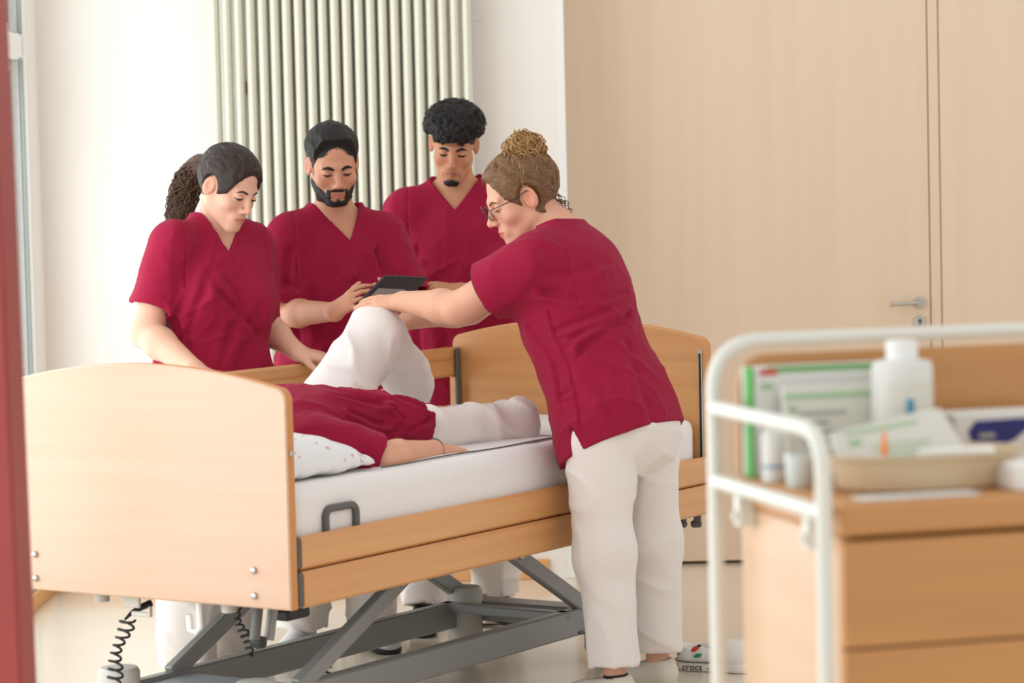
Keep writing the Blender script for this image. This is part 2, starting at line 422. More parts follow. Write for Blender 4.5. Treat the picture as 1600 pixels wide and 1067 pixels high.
for u in (U1 + .005, U2 - .005):
    armlink(u, .36, ZT - .01, .90, .432); armlink(u, 1.86, ZT - .01, 1.40, .43)
put(MB().tube([bed(U2 - .06, .90, .425), bed(U1 + .06, .90, .425)], .016, 12).build('lift_shaft', M_grey), bedt)
put(MB().tube([bed(U2 - .06, 1.42, .425), bed(U1 + .06, 1.42, .425)], .016, 12).build('lift_shaft', M_grey), bedt)
for (u, v) in ((-.735, .165), (-.70, 1.80), (-.255, .165), (-.26, 1.93)):
    c = MB().lathe(bed(u, v, .035), EZ, [(.052, 0), (.0575, .01), (.0575, .185), (.05, .197), (.02, .2)], 28).build('castor_housing', M_greyl, bedt)
    put(MB().lathe(bed(u, v, .032) - B_U * .018, B_U, [(.026, 0), (.031, .006), (.031, .03), (.026, .036)], 20).build('castor_wheel', M_black), c)
put(MB().tube([bed(U2 + .0, 1.82, .10), bed(U1 - .1, 1.86, .11)], .008, 10).build('brake_rod', M_chrome), bedt)
put(MB().tube([bed(U1 + .02, 1.78, .115), bed(U1 + .05, 1.86, .105), bed(U1 + .06, 1.98, .105), bed(U1 - .1, 2.0, .105)], .005, 8).build('brake_pedal', M_dark), bedt)
# under the head board: socket stubs, hook, cable bracket, motors
for u in (-.712, -.268): put(MB().lathe(bed(u, .08, ZB - .032), EZ, [(.021, 0), (.021, .06)], 20).build('pole_socket', M_greyl), bedt)
hk = MB().tube([bed(-.345, .05, .47), bed(-.345, .05, .385), bed(-.352, .045, .375), bed(-.37, .04, .38), bed(-.372, .04, .42)], .0085, 10)
put(hk.build('cable_hook', M_white), bedt)
cb = MB().box(bed(-.60, .04, .425), B_U * .055, B_V * .01, EZ * .04, .002); cb.box(bed(-.565, .03, .405), B_U * .065, B_V * .012, EZ * .012, .002); cb.box(bed(-.505, .03, .405), B_U * .006, B_V * .012, EZ * .028, .001)
put(cb.build('cable_bracket', M_greyl), bedt)
def coil(p0, p1, turns, r, th, name, seed=0, n=12):
    rg = random.Random(seed); p0, p1 = np.asarray(p0), np.asarray(p1); d = p1 - p0; ax = nrm(d)
    x = nrm(np.cross(ax, V3(0, 1, .2))); y = np.cross(ax, x); m = turns * n; P = []
    for i in range(m + 1):
        t = i / m; a = 2 * math.pi * turns * t; rr = r * (1 + .25 * math.sin(t * 9 + seed)); wob = x * .006 * math.sin(t * 8 + seed)
        P.append(p0 + d * t + (x * math.cos(a) + y * math.sin(a) * .8) * rr + wob)
    return MB().tube(P, th, 8)
pc0 = on_bed(205, 957, -.60); pc1 = on_bed(172, 1078, -.66)
pl = MB().tube([on_bed(236, 942, -.57), on_bed(222, 948, -.58), on_bed(206, 957, -.595), on_bed(195, 968, -.60)], [.010, .009, .006, .003], 10)
plug = pl.build('cable_plug', M_black, bedt)
put(coil(on_bed(197, 966, -.60), pc1, 9, .0165, .0036, 'coiled_cable', 1).build('coiled_cable', M_black), bedt)
put(coil(on_bed(366, 942, -.40), on_bed(392, 1026, -.40), 9, .0115, .003, 'coiled_cable', 2).build('coiled_cable', M_black), bedt)
put(coil(on_bed(520, 1024, -.36), on_bed(500, 1075, -.36), 6, .012, .003, 'coiled_cable', 3).build('coiled_cable', M_black), bedt)
for (pxa, pya, pxb, pyb, m) in ((404, 950, 398, 1000, M_dark), (427, 955, 420, 1000, M_grey)):
    a, b = on_bed(pxa, pya - 8, -.16), on_bed(pxb, pyb, -.16)
    put(MB().tube([a, b], .014, 14).build('lift_motor_rod', m), bedt)
put(MB().lathe(on_bed(402, 1003, -.17), B_U, [(.016, -.012), (.018, 0), (.016, .02)], 16).build('motor_pivot', M_black), bedt)
put(MB().box(on_bed(426, 952, -.2), B_V * .10, EZ * -.03, B_U * .05, .006).build('motor_casing', M_black), bedt)
# pegs below the rail at the foot end
for px in (1067, 1090):
    q = on_bed(px, 803, -.06)
    put(MB().box(q + V3(-.012, 0, -.03), EX * .024, EY * .03, EZ * .05, .005).box(q + V3(-.022, 0, -.045), EX * .036, EY * .03, EZ * .022, .006).build('frame_peg', M_dark), bedt)

# ------------------------------------------------------------------ SDF toolkit
def smin(a, b, k):
    if k <= 0: return np.minimum(a, b)
    h = np.clip(.5 + .5 * (b - a) / k, 0, 1); return b + (a - b) * h - k * h * (1 - h)
def smax(a, b, k): return -smin(-a, -b, k)
def capsule(x, y, z, a, b, r1, r2=None):
    r2 = r1 if r2 is None else r2
    ax, ay, az = map(float, a); dx, dy, dz = float(b[0]) - ax, float(b[1]) - ay, float(b[2]) - az; L2 = dx * dx + dy * dy + dz * dz + 1e-12
    px, py, pz = x - f32(ax), y - f32(ay), z - f32(az)
    t = np.clip((px * f32(dx) + py * f32(dy) + pz * f32(dz)) / f32(L2), 0, 1)
    return np.sqrt((px - t * f32(dx)) ** 2 + (py - t * f32(dy)) ** 2 + (pz - t * f32(dz)) ** 2) - (f32(r1) + t * f32(r2 - r1))
def ellip(x, y, z, c, r):
    px, py, pz = (x - f32(c[0])), (y - f32(c[1])), (z - f32(c[2]))
    k0 = np.sqrt((px / f32(r[0])) ** 2 + (py / f32(r[1])) ** 2 + (pz / f32(r[2])) ** 2)
    k1 = np.sqrt((px / f32(r[0] ** 2)) ** 2 + (py / f32(r[1] ** 2)) ** 2 + (pz / f32(r[2] ** 2)) ** 2) + f32(1e-9)
    return k0 * (k0 - 1) / k1
_lat = np.random.RandomState(3).rand(32, 32, 32).astype(f32)
def vnoise(x, y, z):
    xi = np.floor(x).astype(np.int32); yi = np.floor(y).astype(np.int32); zi = np.floor(z).astype(np.int32)
    fx, fy, fz = x - xi, y - yi, z - zi
    fx = fx * fx * (3 - 2 * fx); fy = fy * fy * (3 - 2 * fy); fz = fz * fz * (3 - 2 * fz)
    x0, y0, z0 = xi & 31, yi & 31, zi & 31; x1, y1, z1 = (x0 + 1) & 31, (y0 + 1) & 31, (z0 + 1) & 31
    def g(a, b, c): return _lat[a, b, c]
    c00 = g(x0, y0, z0) * (1 - fx) + g(x1, y0, z0) * fx; c10 = g(x0, y1, z0) * (1 - fx) + g(x1, y1, z0) * fx
    c01 = g(x0, y0, z1) * (1 - fx) + g(x1, y0, z1) * fx; c11 = g(x0, y1, z1) * (1 - fx) + g(x1, y1, z1) * fx
    return (c00 * (1 - fy) + c10 * fy) * (1 - fz) + (c01 * (1 - fy) + c11 * fy) * fz
def ridge(x, y, z): return 1 - np.abs(2 * vnoise(x, y, z) - 1)

def axis_lines(lo, hi, base, fine):
    out = [lo]; p = lo
    while p < hi:
        s = base
        for a, b, st in fine:
            if a <= p < b: s = min(s, st)
            elif a > p and p + s > a: s = max(min(s, a - p), st)
        p += s; out.append(p)
    return np.array(out, f32)
class Fld:
    def __init__(s, lo, hi, base, fine=()):
        s.ax = [axis_lines(lo[i], hi[i], base, [(f[0][i], f[1][i], f[2]) for f in fine]) for i in range(3)]
        s.f = np.full([len(a) for a in s.ax], .2, f32)
    def block(s, lo, hi, m=0.0):
        sl = tuple(slice(max(0, int(np.searchsorted(a, l - m)) - 2), min(len(a), int(np.searchsorted(a, h + m)) + 2)) for a, l, h in zip(s.ax, lo, hi))
        x, y, z = [a[q] for a, q in zip(s.ax, sl)]
        return sl, x[:, None, None], y[None, :, None], z[None, None, :]
    def add(s, fn, lo, hi, k=0.0, op=1):
        sl, x, y, z = s.block(lo, hi, .012 + k)
        if s.f[sl].size == 0: return
        d = fn(x, y, z).astype(f32)
        if op > 0: s.f[sl] = smin(s.f[sl], d, k)
        else: s.f[sl] = smax(s.f[sl], -d, k)
    def cap(s, a, b, r1, r2=None, k=0.0, op=1):
        r2 = r1 if r2 is None else r2; R = max(r1, r2); a = np.asarray(a, float); b = np.asarray(b, float)
        s.add(lambda x, y, z: capsule(x, y, z, a, b, r1, r2), np.minimum(a, b) - R, np.maximum(a, b) + R, k, op)
    def nets(s):
        f = s.f; ins = f < 0
        c = np.zeros([n - 1 for n in f.shape], np.uint8)
        for i in (0, 1):
            for j in (0, 1):
                for k in (0, 1): c += ins[i:i + c.shape[0], j:j + c.shape[1], k:k + c.shape[2]]
        act = (c > 0) & (c < 8); I = np.argwhere(act); vid = np.full(c.shape, -1, np.int32); vid[act] = np.arange(len(I))
        cor = {}
        for i in (0, 1):
            for j in (0, 1):
                for k in (0, 1): cor[(i, j, k)] = f[I[:, 0] + i, I[:, 1] + j, I[:, 2] + k]
        acc = np.zeros((len(I), 3), f32); cnt = np.zeros(len(I), f32)
        for a in range(3):
            o1, o2 = [q for q in range(3) if q != a]
            for p in (0, 1):
                for q in (0, 1):
                    k0 = [0, 0, 0]; k0[o1] = p; k0[o2] = q; k1 = list(k0); k1[a] = 1
                    v0, v1 = cor[tuple(k0)], cor[tuple(k1)]; mk = (v0 < 0) != (v1 < 0)
                    t = np.where(mk, v0 / np.where(mk, v0 - v1, 1), 0)
                    pos = np.zeros((len(I), 3), f32); pos[:, o1] = p; pos[:, o2] = q; pos[:, a] = t
                    acc += pos * mk[:, None]; cnt += mk
        loc = acc / cnt[:, None]; P = np.empty((len(I), 3), f32)
        for a in range(3):
            A0 = s.ax[a][I[:, a]]; A1 = s.ax[a][I[:, a] + 1]; P[:, a] = A0 + (A1 - A0) * loc[:, a]
        quads = []
        for a in range(3):
            o1, o2 = [q for q in range(3) if q != a]
            s0 = [slice(None)] * 3; s1 = [slice(None)] * 3; s0[a] = slice(0, -1); s1[a] = slice(1, None)
            e = ins[tuple(s0)] != ins[tuple(s1)]
            E_ = np.argwhere(e); E_ = E_[(E_[:, o1] > 0) & (E_[:, o2] > 0) & (E_[:, o1] < f.shape[o1] - 1) & (E_[:, o2] < f.shape[o2] - 1)]
            def vv_(d1, d2):
                q = E_.copy(); q[:, o1] += d1; q[:, o2] += d2; return vid[q[:, 0], q[:, 1], q[:, 2]]
            Q = np.stack([vv_(-1, -1), vv_(0, -1), vv_(0, 0), vv_(-1, 0)], 1)
            fl = ins[E_[:, 0], E_[:, 1], E_[:, 2]]
            if a == 1: fl = ~fl
            Q[~fl] = Q[~fl][:, ::-1]; quads.append(Q)
        return P, np.concatenate(quads)
def pts_bounds(*ps): a = np.array(ps); return a.min(0), a.max(0)

# ------------------------------------------------------------------ PEOPLE
def frame(F, U):
    """columns right, forward, up with forward fixed first"""
    F = nrm(F); R = nrm(np.cross(F, U)); U2 = np.cross(R, F); return np.stack([R, F, U2], 1)
def head_frame(yawdir, pitch, roll):
    F0 = nrm(V3(yawdir[0], yawdir[1], 0)); U0 = V3(0, 0, 1)
    F = F0 * math.cos(pitch) - U0 * math.sin(pitch); U = U0 * math.cos(pitch) + F0 * math.sin(pitch); R = np.cross(F, U)
    R2 = R * math.cos(roll) + U * math.sin(roll); U2 = U * math.cos(roll) - R * math.sin(roll)
    return np.stack([R2, F, U2], 1)

def head_sdf(x, y, z, st):
    ax = np.abs(x); jw = st.get('jaw', 1.0); nl = st.get('nose', 1.0); ch = st.get('chin', 0.0)
    d = ellip(x, y, z, (0, -.012, .034), (.0745, .096, .083))
    d = smin(d, ellip(x, y, z, (0, .026, -.03), (.060 * jw, .062, .078)), .03)
    d = smin(d, capsule(ax, y, z, (.047 * jw, -.005, -.058), (.014 * jw, .068, -.103 - ch), .019, .017), .03)
    d = smin(d, ellip(x, y, z, (0, .074, -.103 - ch), (.019, .0165, .015)), .016)
    d = smin(d, ellip(ax, y, z, (.043 * jw, .055, -.030), (.022, .024, .021)), .02)          # cheeks
    d = smin(d, capsule(ax, y, z, (.006, .0855, .0215), (.043, .071, .020), .009, .007), .014)  # brow ridge
    d = smax(d, -ellip(ax, y, z, (.0315, .1005, .0005), (.0165, .0165, .0125)), .014)          # eye sockets
    d = smin(d, ellip(ax, y, z, (.0315, .0735, -.001), (.0145, .0145, .0125)), .004)           # lids over the eyes
    d = smin(d, capsule(x, y, z, (0, .086, .012), (0, .1045 + .006 * (nl - 1), -.030), .0075, .0095 * nl), .012)
    d = smin(d, ellip(x, y, z, (0, .108 + .008 * (nl - 1), -.0345), (.0105 * nl, .0105, .0095)), .008)
    d = smin(d, ellip(ax, y, z, (.0115 * nl, .0975, -.0385), (.0075, .0105, .0068)), .006)
    d = smax(d, -ellip(ax, y, z, (.0062, .104, -.0455), (.0032, .0045, .004)), .003)
    d = smin(d, ellip(x, y, z, (0, .077, -.068), (.030, .019, .022)), .018)                   # muzzle
    lf = st.get('lip', 1.0)
    d = smin(d, capsule(ax, y, z, (.004, .0955, -.0645), (.022, .0845, -.0690), .0048 * lf, .0022), .004)
    d = smin(d, capsule(ax, y, z, (0, .0945, -.0755), (.019, .0850, -.0715), .0062 * lf, .0022), .004)
    d = smax(d, -capsule(ax, y, z, (0, .1020, -.0695), (.023, .0885, -.0697), .0016, .0012), .003)
    if not st.get('ears', True): return d
    # ears
    e = ellip(ax - (y + .006) * -.35, y, z - 0.10 * (y + .006), (.0775, -.008, -.006), (.0075, .0185, .0315))
    e = smax(e, -ellip(ax - (y + .006) * -.35, y, z, (.0855, -.004, -.003), (.0062, .011, .0195)), .004)
    d = smin(d, e, .007)
    return d

def shade(cols, mask, c):
    mask = np.clip(mask, 0, 1)[:, None]; return cols * (1 - mask) + np.asarray(c, f32) * mask
def blob(P, c, r, soft=.5):
    q = np.sqrt((((P - np.asarray(c)) / np.asarray(r)) ** 2).sum(1)); return np.clip((1 + soft - q) / (2 * soft), 0, 1)

def hand_fn(wrist, fdir, normal, right, curls=(.25, .3, .35, .4), spread=1.0, thumb=(.9, .25), s=1.0, bend=1.0):
    Y = nrm(fdir); Z = nrm(np.asarray(normal) - Y * (np.asarray(normal) @ Y)); X = np.cross(Y, Z); sg = -1.0 if right else 1.0
    X = X * sg                     # +X on the thumb side
    Rm = np.stack([X, Y, Z], 1); w0 = np.asarray(wrist, float)
    fing = []
    for (bx, by, ln, rd, sp), c in zip(((.0285, .084, .070, .0086, .12), (.0095, .090, .079, .0088, .03), (-.0095, .086, .073, .0084, -.05), (-.0275, .077, .058, .0074, -.16)), curls):
        p = V3(bx, by, 0.002); ch = []; a = c * .6
        for k, fr in enumerate((.44, .31, .25)):
            sa = sp * spread; dr = V3(math.sin(sa) * math.cos(a), math.cos(sa) * math.cos(a), -math.sin(a))
            q = p + dr * ln * fr; ch.append((p, q, rd * (1 - .09 * k), rd * (1 - .09 * (k + 1)))); p = q; a += c * (1.0 if k == 0 else .8) * bend
        fing.append(ch)
    ta, tb_ = thumb
    t0 = V3(.020, .022, -.008); t1 = t0 + V3(math.sin(ta), math.cos(ta), -tb_) * .040; t2 = t1 + V3(math.sin(ta * .75), math.cos(ta * .75), -tb_ * 1.2) * .032; t3 = t2 + V3(math.sin(ta * .55), math.cos(ta * .55), -tb_ * 1.3) * .024
    def fn(x, y, z):
        px, py, pz = x - f32(w0[0]), y - f32(w0[1]), z - f32(w0[2])
        u = (px * f32(Rm[0, 0]) + py * f32(Rm[1, 0]) + pz * f32(Rm[2, 0])) / f32(s)
        v = (px * f32(Rm[0, 1]) + py * f32(Rm[1, 1]) + pz * f32(Rm[2, 1])) / f32(s)
        n_ = (px * f32(Rm[0, 2]) + py * f32(Rm[1, 2]) + pz * f32(Rm[2, 2])) / f32(s)
        pm = None
        for bx, by, r in ((.024, .082, .0125), (.008, .087, .013), (-.009, .083, .0125), (-.0235, .074, .0115)):
            d = capsule(u, v, n_, (bx * .45, .0, 0), (bx, by, 0), .0165, r); pm = d if pm is None else smin(pm, d, .012)
        pm = smin(pm, ellip(u, v, n_, (.022, .028, -.006), (.017, .026, .014)), .012)
        out = pm
        for ch in fing:
            df = None
            for a, b, r1, r2 in ch:
                d = capsule(u, v, n_, a, b, r1, r2); df = d if df is None else smin(df, d, .003)
            out = np.minimum(out, smin(pm, df, .007))
        dt = smin(smin(capsule(u, v, n_, t0, t1, .0135, .0105), capsule(u, v, n_, t1, t2, .0105, .0092), .004), capsule(u, v, n_, t2, t3, .0092, .0075), .004)
        out = np.minimum(out, smin(pm, dt, .010))
        return out * f32(s)
    c = w0 + Y * .08 * s
    return fn, c - .125 * s, c + .125 * s

class Torso:
    """garment trunk: straight axis frame with elliptical sections; sec rows (t, half width, half depth, forward shift, side shift)"""
    def __init__(s, hem, neck, fwd, sec, n=2.4):
        s.o = np.asarray(hem, float); ax = np.asarray(neck, float) - s.o; s.L = np.linalg.norm(ax); s.U = ax / s.L
        s.F = nrm(np.asarray(fwd, float) - s.U * (np.asarray(fwd, float) @ s.U)); s.R = np.cross(s.F, s.U)
        s.M = np.stack([s.R, s.F, s.U], 1); s.n = n
        sec = [tuple(r) + (0,) * (5 - len(r)) for r in sec]; t = np.array([r[0] for r in sec]) * s.L
        tt = np.linspace(t[0], t[-1], 80); s.t = tt
        def sm(i):
            v = np.interp(tt, t, [r[i] for r in sec]); kk = np.ones(7) / 7; return np.convolve(np.pad(v, 3, 'edge'), kk, 'valid')
        s.a, s.b, s.yo, s.xo = sm(1), sm(2), sm(3), sm(4)
    def local(s, x, y, z):
        px, py, pz = x - f32(s.o[0]), y - f32(s.o[1]), z - f32(s.o[2]); M = s.M.astype(f32)
        return tuple(px * M[0, i] + py * M[1, i] + pz * M[2, i] for i in range(3))
    def world(s, l): return s.o + s.M @ np.asarray(l, float)
    def fn(s, shrink=0.0, lo=0.0, hi=0.0, sc=1.0):
        def f(x, y, z):
            lx, ly, lz = s.local(x, y, z); a = (np.interp(lz, s.t, s.a) * sc - shrink).astype(f32); b = (np.interp(lz, s.t, s.b) * sc - shrink).astype(f32)
            lx = lx - np.interp(lz, s.t, s.xo).astype(f32); ly = ly - np.interp(lz, s.t, s.yo).astype(f32)
            rho = (np.abs(lx / a) ** s.n + np.abs(ly / b) ** s.n + 1e-9) ** (1 / s.n)
            g = np.sqrt((lx / a) ** 2 + (ly / b) ** 2) + 1e-6; g = np.sqrt((lx / (a * a)) ** 2 + (ly / (b * b)) ** 2) / g
            d = (rho - 1) / np.maximum(g, 1 / .3)
            return np.maximum(d, np.maximum(lo - lz, lz - (s.L + hi)))
        return f
    def bounds(s, m=.02):
        r = max(s.a.max(), s.b.max()) + np.abs(s.yo).max() + m; return np.minimum(s.o, s.o + s.U * s.L) - r, np.maximum(s.o, s.o + s.U * s.L) + r

def sleeve_fn(S, E, t_end, r0, r1, flat=1.0, fdir=None, inner=None):
    """open cone from the shoulder along the upper arm, cut square at the hem"""
    S = np.asarray(S, float); D = np.asarray(E, float) - S; Ln = np.linalg.norm(D) * t_end; D = nrm(D); e = S + D * Ln
    def f(x, y, z):
        d = capsule(x, y, z, S, e + D * .0, r0, r1)
        pl_ = (x - f32(e[0])) * f32(D[0]) + (y - f32(e[1])) * f32(D[1]) + (z - f32(e[2])) * f32(D[2])
        return np.maximum(d, pl_)
    def hole(x, y, z):
        d = capsule(x, y, z, S + D * (Ln - .07), e + D * .08, r1 - .0105, r1 - .0095)
        pl_ = (x - f32(e[0])) * f32(D[0]) + (y - f32(e[1])) * f32(D[1]) + (z - f32(e[2])) * f32(D[2])
        return np.maximum(d, -(pl_ + .05))
    return f, hole, e

def polyloft(fld, pts, rads, k=.03, sq=1.0):
    for i in range(len(pts) - 1): fld.cap(pts[i], pts[i + 1], rads[i], rads[i + 1], k)

SHOE_CACHE = {}
def shoe(parent, heel, toe_dir, col, sole_col, kind, Ln=.27):
    """sneaker: upper with opening, rubber sole, laces"""
    key = (kind, Ln)
    if key not in SHOE_CACHE:
        fl = Fld((-.065, -.03, -.005), (.065, Ln + .03, .13), .005)
        def f(x, y, z):
            d = capsule(x, y, z, (0, .04, .045), (0, Ln - .055, .030), .040, .034)
            d = smin(d, capsule(x, y, z, (0, .035, .06), (0, .05, .095), .036, .036), .03)
            d = smin(d, capsule(x, y, z, (0, .05, .075), (0, Ln * .62, .045), .032, .030), .02)
            d = smin(d, ellip(x, y, z, (.005, Ln - .065, .025), (.046, .062, .030)), .02)
            d = np.maximum(d, .012 - z); d = np.maximum(d, z - (.098 - .15 * (y - .03)) ) if kind != 'clog' else np.maximum(d, z - .088)
            d = smax(d, -capsule(x, y, z, (0, .045, .14), (0, .05, .07), .030, .026), .006)
            return d + 0 * x
        fl.add(f, (-.06, -.02, 0), (.06, Ln + .02, .12), 0); up = fl.nets()
        fl = Fld((-.07, -.03, -.005), (.07, Ln + .03, .05), .005)
        def g(x, y, z):
            q = np.minimum(capsule(x, y, z * 0, (0, .042, 0), (0, Ln * .55, 0), .041, .036), capsule(x, y, z * 0, (.003, Ln * .5, 0), (.004, Ln - .052, 0), .040, .046))
            return smax(q, np.abs(z - .0125) - .0125, .006)
        fl.add(g, (-.06, -.02, 0), (.06, Ln + .02, .03), 0); so = fl.nets(); SHOE_CACHE[key] = (up, so)
    up, so = SHOE_CACHE[key]
    Y = nrm(V3(toe_dir[0], toe_dir[1], 0)); X = np.cross(Y, EZ); Rm = np.stack([X, Y, EZ], 1)
    if len(toe_dir) > 2 and toe_dir[2] != 0:
        Y = nrm(toe_dir); X = nrm(np.cross(Y, EZ if abs(Y[2]) < .9 else V3(0, 1, 0))); Rm = np.stack([X, Y, np.cross(X, Y)], 1)
    tr = lambda P: np.asarray(heel) + P @ Rm.T
    u = fast_mesh('shoe', tr(up[0]), up[1], col, parent)
    s_ = fast_mesh('sole', tr(so[0]), so[1], sole_col, None); s_.parent = u; s_.location = (0, 0, 0)
    if u.location.length: s_.location = (0, 0, 0)
    lc = MB()
    for i in range(5):
        t = .30 + .07 * i; zz = .098 - .055 * (t - .15) / .4
        lc.tube([tr(np.array([[-.022, Ln * t, zz - .012]]))[0], tr(np.array([[0, Ln * t, zz - .0005]]))[0], tr(np.array([[.022, Ln * (t + .02), zz - .012]]))[0]], .0028, 6)
    l = lc.build('laces', mat('shoe_laces', srgb(226, 222, 212), .8)); l.parent = u
    for q in (s_, l): q.location = (0, 0, 0)
    u.location = u.location
    return u

def surf_points(bvh, Rm, c, sc, pts2, lift):
    """project face-plane (x,z) local points onto the face from the front"""
    out = []; D = Vector(-(Rm @ V3(0, 1, 0)))
    for (lx, lz) in pts2:
        o = c + sc * (Rm @ V3(lx, .2, lz)); h = bvh.ray_cast(Vector(o), D)
        if h[0] is None: continue
        out.append(np.array(h[0]) + np.array(h[1]) * lift)
    return out

def person(label, sp):
    base = sp['base']; root = thing('person', label, 'person', tuple(base))
    # ---------- body field
    Hc, Hs = np.asarray(sp['head_c'], float), sp.get('head_s', 1.0); HR = sp['head_R']; st = sp.get('face', {})
    T = sp['torso']; arms = sp['arms']; legs = sp['legs']
    allp = [Hc + .17, Hc - .17]
    for a in arms: allp += [a['S'], a['E'], a['W'], np.asarray(a['W']) + nrm(a['hd']) * .2]
    for l in legs: allp += [l['H'], l['K'], l['A'], np.asarray(l['A']) + V3(0, 0, -.1)]
    lo, hi = pts_bounds(*allp); tlo, thi = T.bounds(.0); lo = np.minimum(lo, tlo) - .08; hi = np.maximum(hi, thi) + .08
    fine = [(Hc - .155 * Hs, Hc + .155 * Hs, .0036)]
    for a in arms:
        c = np.asarray(a['W']) + nrm(a['hd']) * .085
        if a.get('fine', True): fine.append((c - .115, c + .115, .0042))
    B = Fld(lo, hi, .0125, fine)
    def headf(x, y, z):
        px, py, pz = x - f32(Hc[0]), y - f32(Hc[1]), z - f32(Hc[2]); M = (HR / Hs).astype(f32)
        return head_sdf(*(px * M[0, i] + py * M[1, i] + pz * M[2, i] for i in range(3)), st) * f32(Hs)
    B.add(headf, Hc - .15 * Hs, Hc + .15 * Hs, 0)
    hl = lambda *a: Hc + Hs * (HR @ V3(*a))
    nb = np.asarray(sp.get('neck_b', T.world((0, -.005, T.L - .05)))); nr = sp.get('neck_r', .054)
    B.cap(hl(0, -.028, -.045), nb, nr, nr * 1.12, .025)
    B.cap(nb, T.world((0, 0, T.L - .13)), nr * 1.12, nr * 1.3, .04)
    B.add(T.fn(.013, .05, -.012), *T.bounds(.02), .03)
    for a in arms:
        S, E, Wr = map(lambda q: np.asarray(q, float), (a['S'], a['E'], a['W'])); r = a.get('r', (.052, .043, .041, .0275))
        B.cap(S, E, r[0], r[1], .03); m = E + (Wr - E) * .3
        B.cap(E, m, r[1] * .98, r[2] * 1.03, .015); B.cap(m, Wr, r[2] * 1.03, r[3], .02)
        fn, b0, b1 = hand_fn(Wr - nrm(a['hd']) * .004, a['hd'], a['hn'], a['right'], **a.get('hand', {})); B.add(fn, b0, b1, .018)
    pel = np.asarray(sp['pelvis'], float)
    for l in legs:
        H, K, A_ = map(lambda q: np.asarray(q, float), (l['H'], l['K'], l['A'])); r = l.get('r', (.078, .055, .045, .033))
        B.cap(pel, H, .09, r[0], .03); B.cap(H, K, r[0], r[1], .02); m = K + (A_ - K) * .3; B.cap(K, m, r[1], r[2] * 1.12, .02); B.cap(m, A_, r[2] * 1.1, r[3], .02)
        td = nrm((tuple(l['toe']) + (0,))[:3]); fe = A_ + td * .13 + np.asarray(l.get('foot_dn', (0, 0, -.05)))
        if l.get('shoe'): fe = A_ + nrm(V3(td[0], td[1], 0)) * .13; fe[2] = .040
        B.cap(A_ - (V3(0, 0, .02) if l.get('shoe') else 0), fe, .030 if l.get('shoe') else .034, .018 if l.get('shoe') else .026, .02)
    P, Q = B.nets()
    # ---------- skin colours (skin, lip and hair-root colours, shaded mouth line)
    sk = np.asarray(sp['skin'], f32); cols = np.tile(sk, (len(P), 1))
    lp = ((P - Hc) @ HR / Hs).astype(f32); near = np.sqrt((lp ** 2).sum(1)) < .17
    hp_ = lp.copy(); hp_[~near] = 9
    cols = shade(cols, blob(hp_, (.045, .07, -.03), (.026, .05, .022), .6) * .12, sp['blush']); cols = shade(cols, blob(hp_, (-.045, .07, -.03), (.026, .05, .022), .6) * .12, sp['blush'])
    cols = shade(cols, blob(hp_, (0, .11, -.036), (.016, .02, .014), .6) * .25, sp['blush'])
    axl = np.abs(hp_[:, 0])
    ear = np.stack([axl, hp_[:, 1], hp_[:, 2]], 1); cols = shade(cols, blob(ear, (.083, -.006, -.006), (.014, .022, .034), .3) * .45, sp['blush'])
    lipz = hp_[:, 2] + .25 * axl * 0
    lipm = blob(np.stack([axl, hp_[:, 1] * 0, hp_[:, 2]], 1), (0, 0, -.0705), (.0225, 1, .0095), .18) * (hp_[:, 1] > .07)
    cols = shade(cols, lipm * .85, sp['lip'])
    cols = shade(cols, blob(np.stack([axl, hp_[:, 1] * 0, hp_[:, 2]], 1), (.0, 0, -.0696), (.0215, 1, .0013), .5) * (hp_[:, 1] > .07) * .7, sp['lip'] * .35)  # shade of the mouth crease put into a darkened lip colour
    cols = shade(cols, blob(np.stack([axl, hp_[:, 1] * 0, hp_[:, 2]], 1), (.0320, 0, -.0078), (.0105, 1, .0030), .35) * (hp_[:, 1] > .05) * .75, np.asarray(srgb(62, 42, 34)))
    if sp.get('stubble') is not None:
        bc, dens = sp['stubble']; cols = shade(cols, sp['beard_mask'](hp_) * dens, bc)
    if sp.get('scalp') is not None:
        cols = shade(cols, np.clip((hp_[:, 2] - .02 - (.055 * (hp_[:, 1] > .05))) / .02, 0, 1) * (hp_[:, 2] < 1) * sp['scalp'][1], sp['scalp'][0])
    body = fast_mesh('body', P, Q, M_skin, root, True, cols)
    bvh = BVHTree.FromPolygons([Vector(p) for p in P[::1].tolist()], Q.tolist()) if True else None
    # ---------- brows and lashes
    hb_ = sp['brow_mat']; tk = sp.get('brow', 1.0); be = sp.get('brow_dz', -0.0035)
    for sgn in (-1, 1):
        bp = [(.0125, .0185), (.0215, .0222), (.031, .0238), (.040, .0212), (.0475, .0158)]
        q = surf_points(bvh, HR, Hc, Hs, [(sgn * a, b + be) for a, b in bp], -.0004)
        if len(q) > 2: MB().tube(q, [x * tk for x in (.0034, .0046, .0044, .0034, .0014)][:len(q)], 6).build('eyebrow', hb_, root)
        lp_ = [(.0180, -.0042), (.0245, -.0050), (.0315, -.0053), (.0385, -.0048), (.0460, -.0034)]
        q = surf_points(bvh, HR, Hc, Hs, [(sgn * a, b) for a, b in lp_], .0002)
        if len(q) > 2: MB().tube(q, [x * sp.get('lash', 1.0) for x in (.0012, .0026, .0032, .0028, .0014)][:len(q)], 5).build('eyelashes', hb_, root)
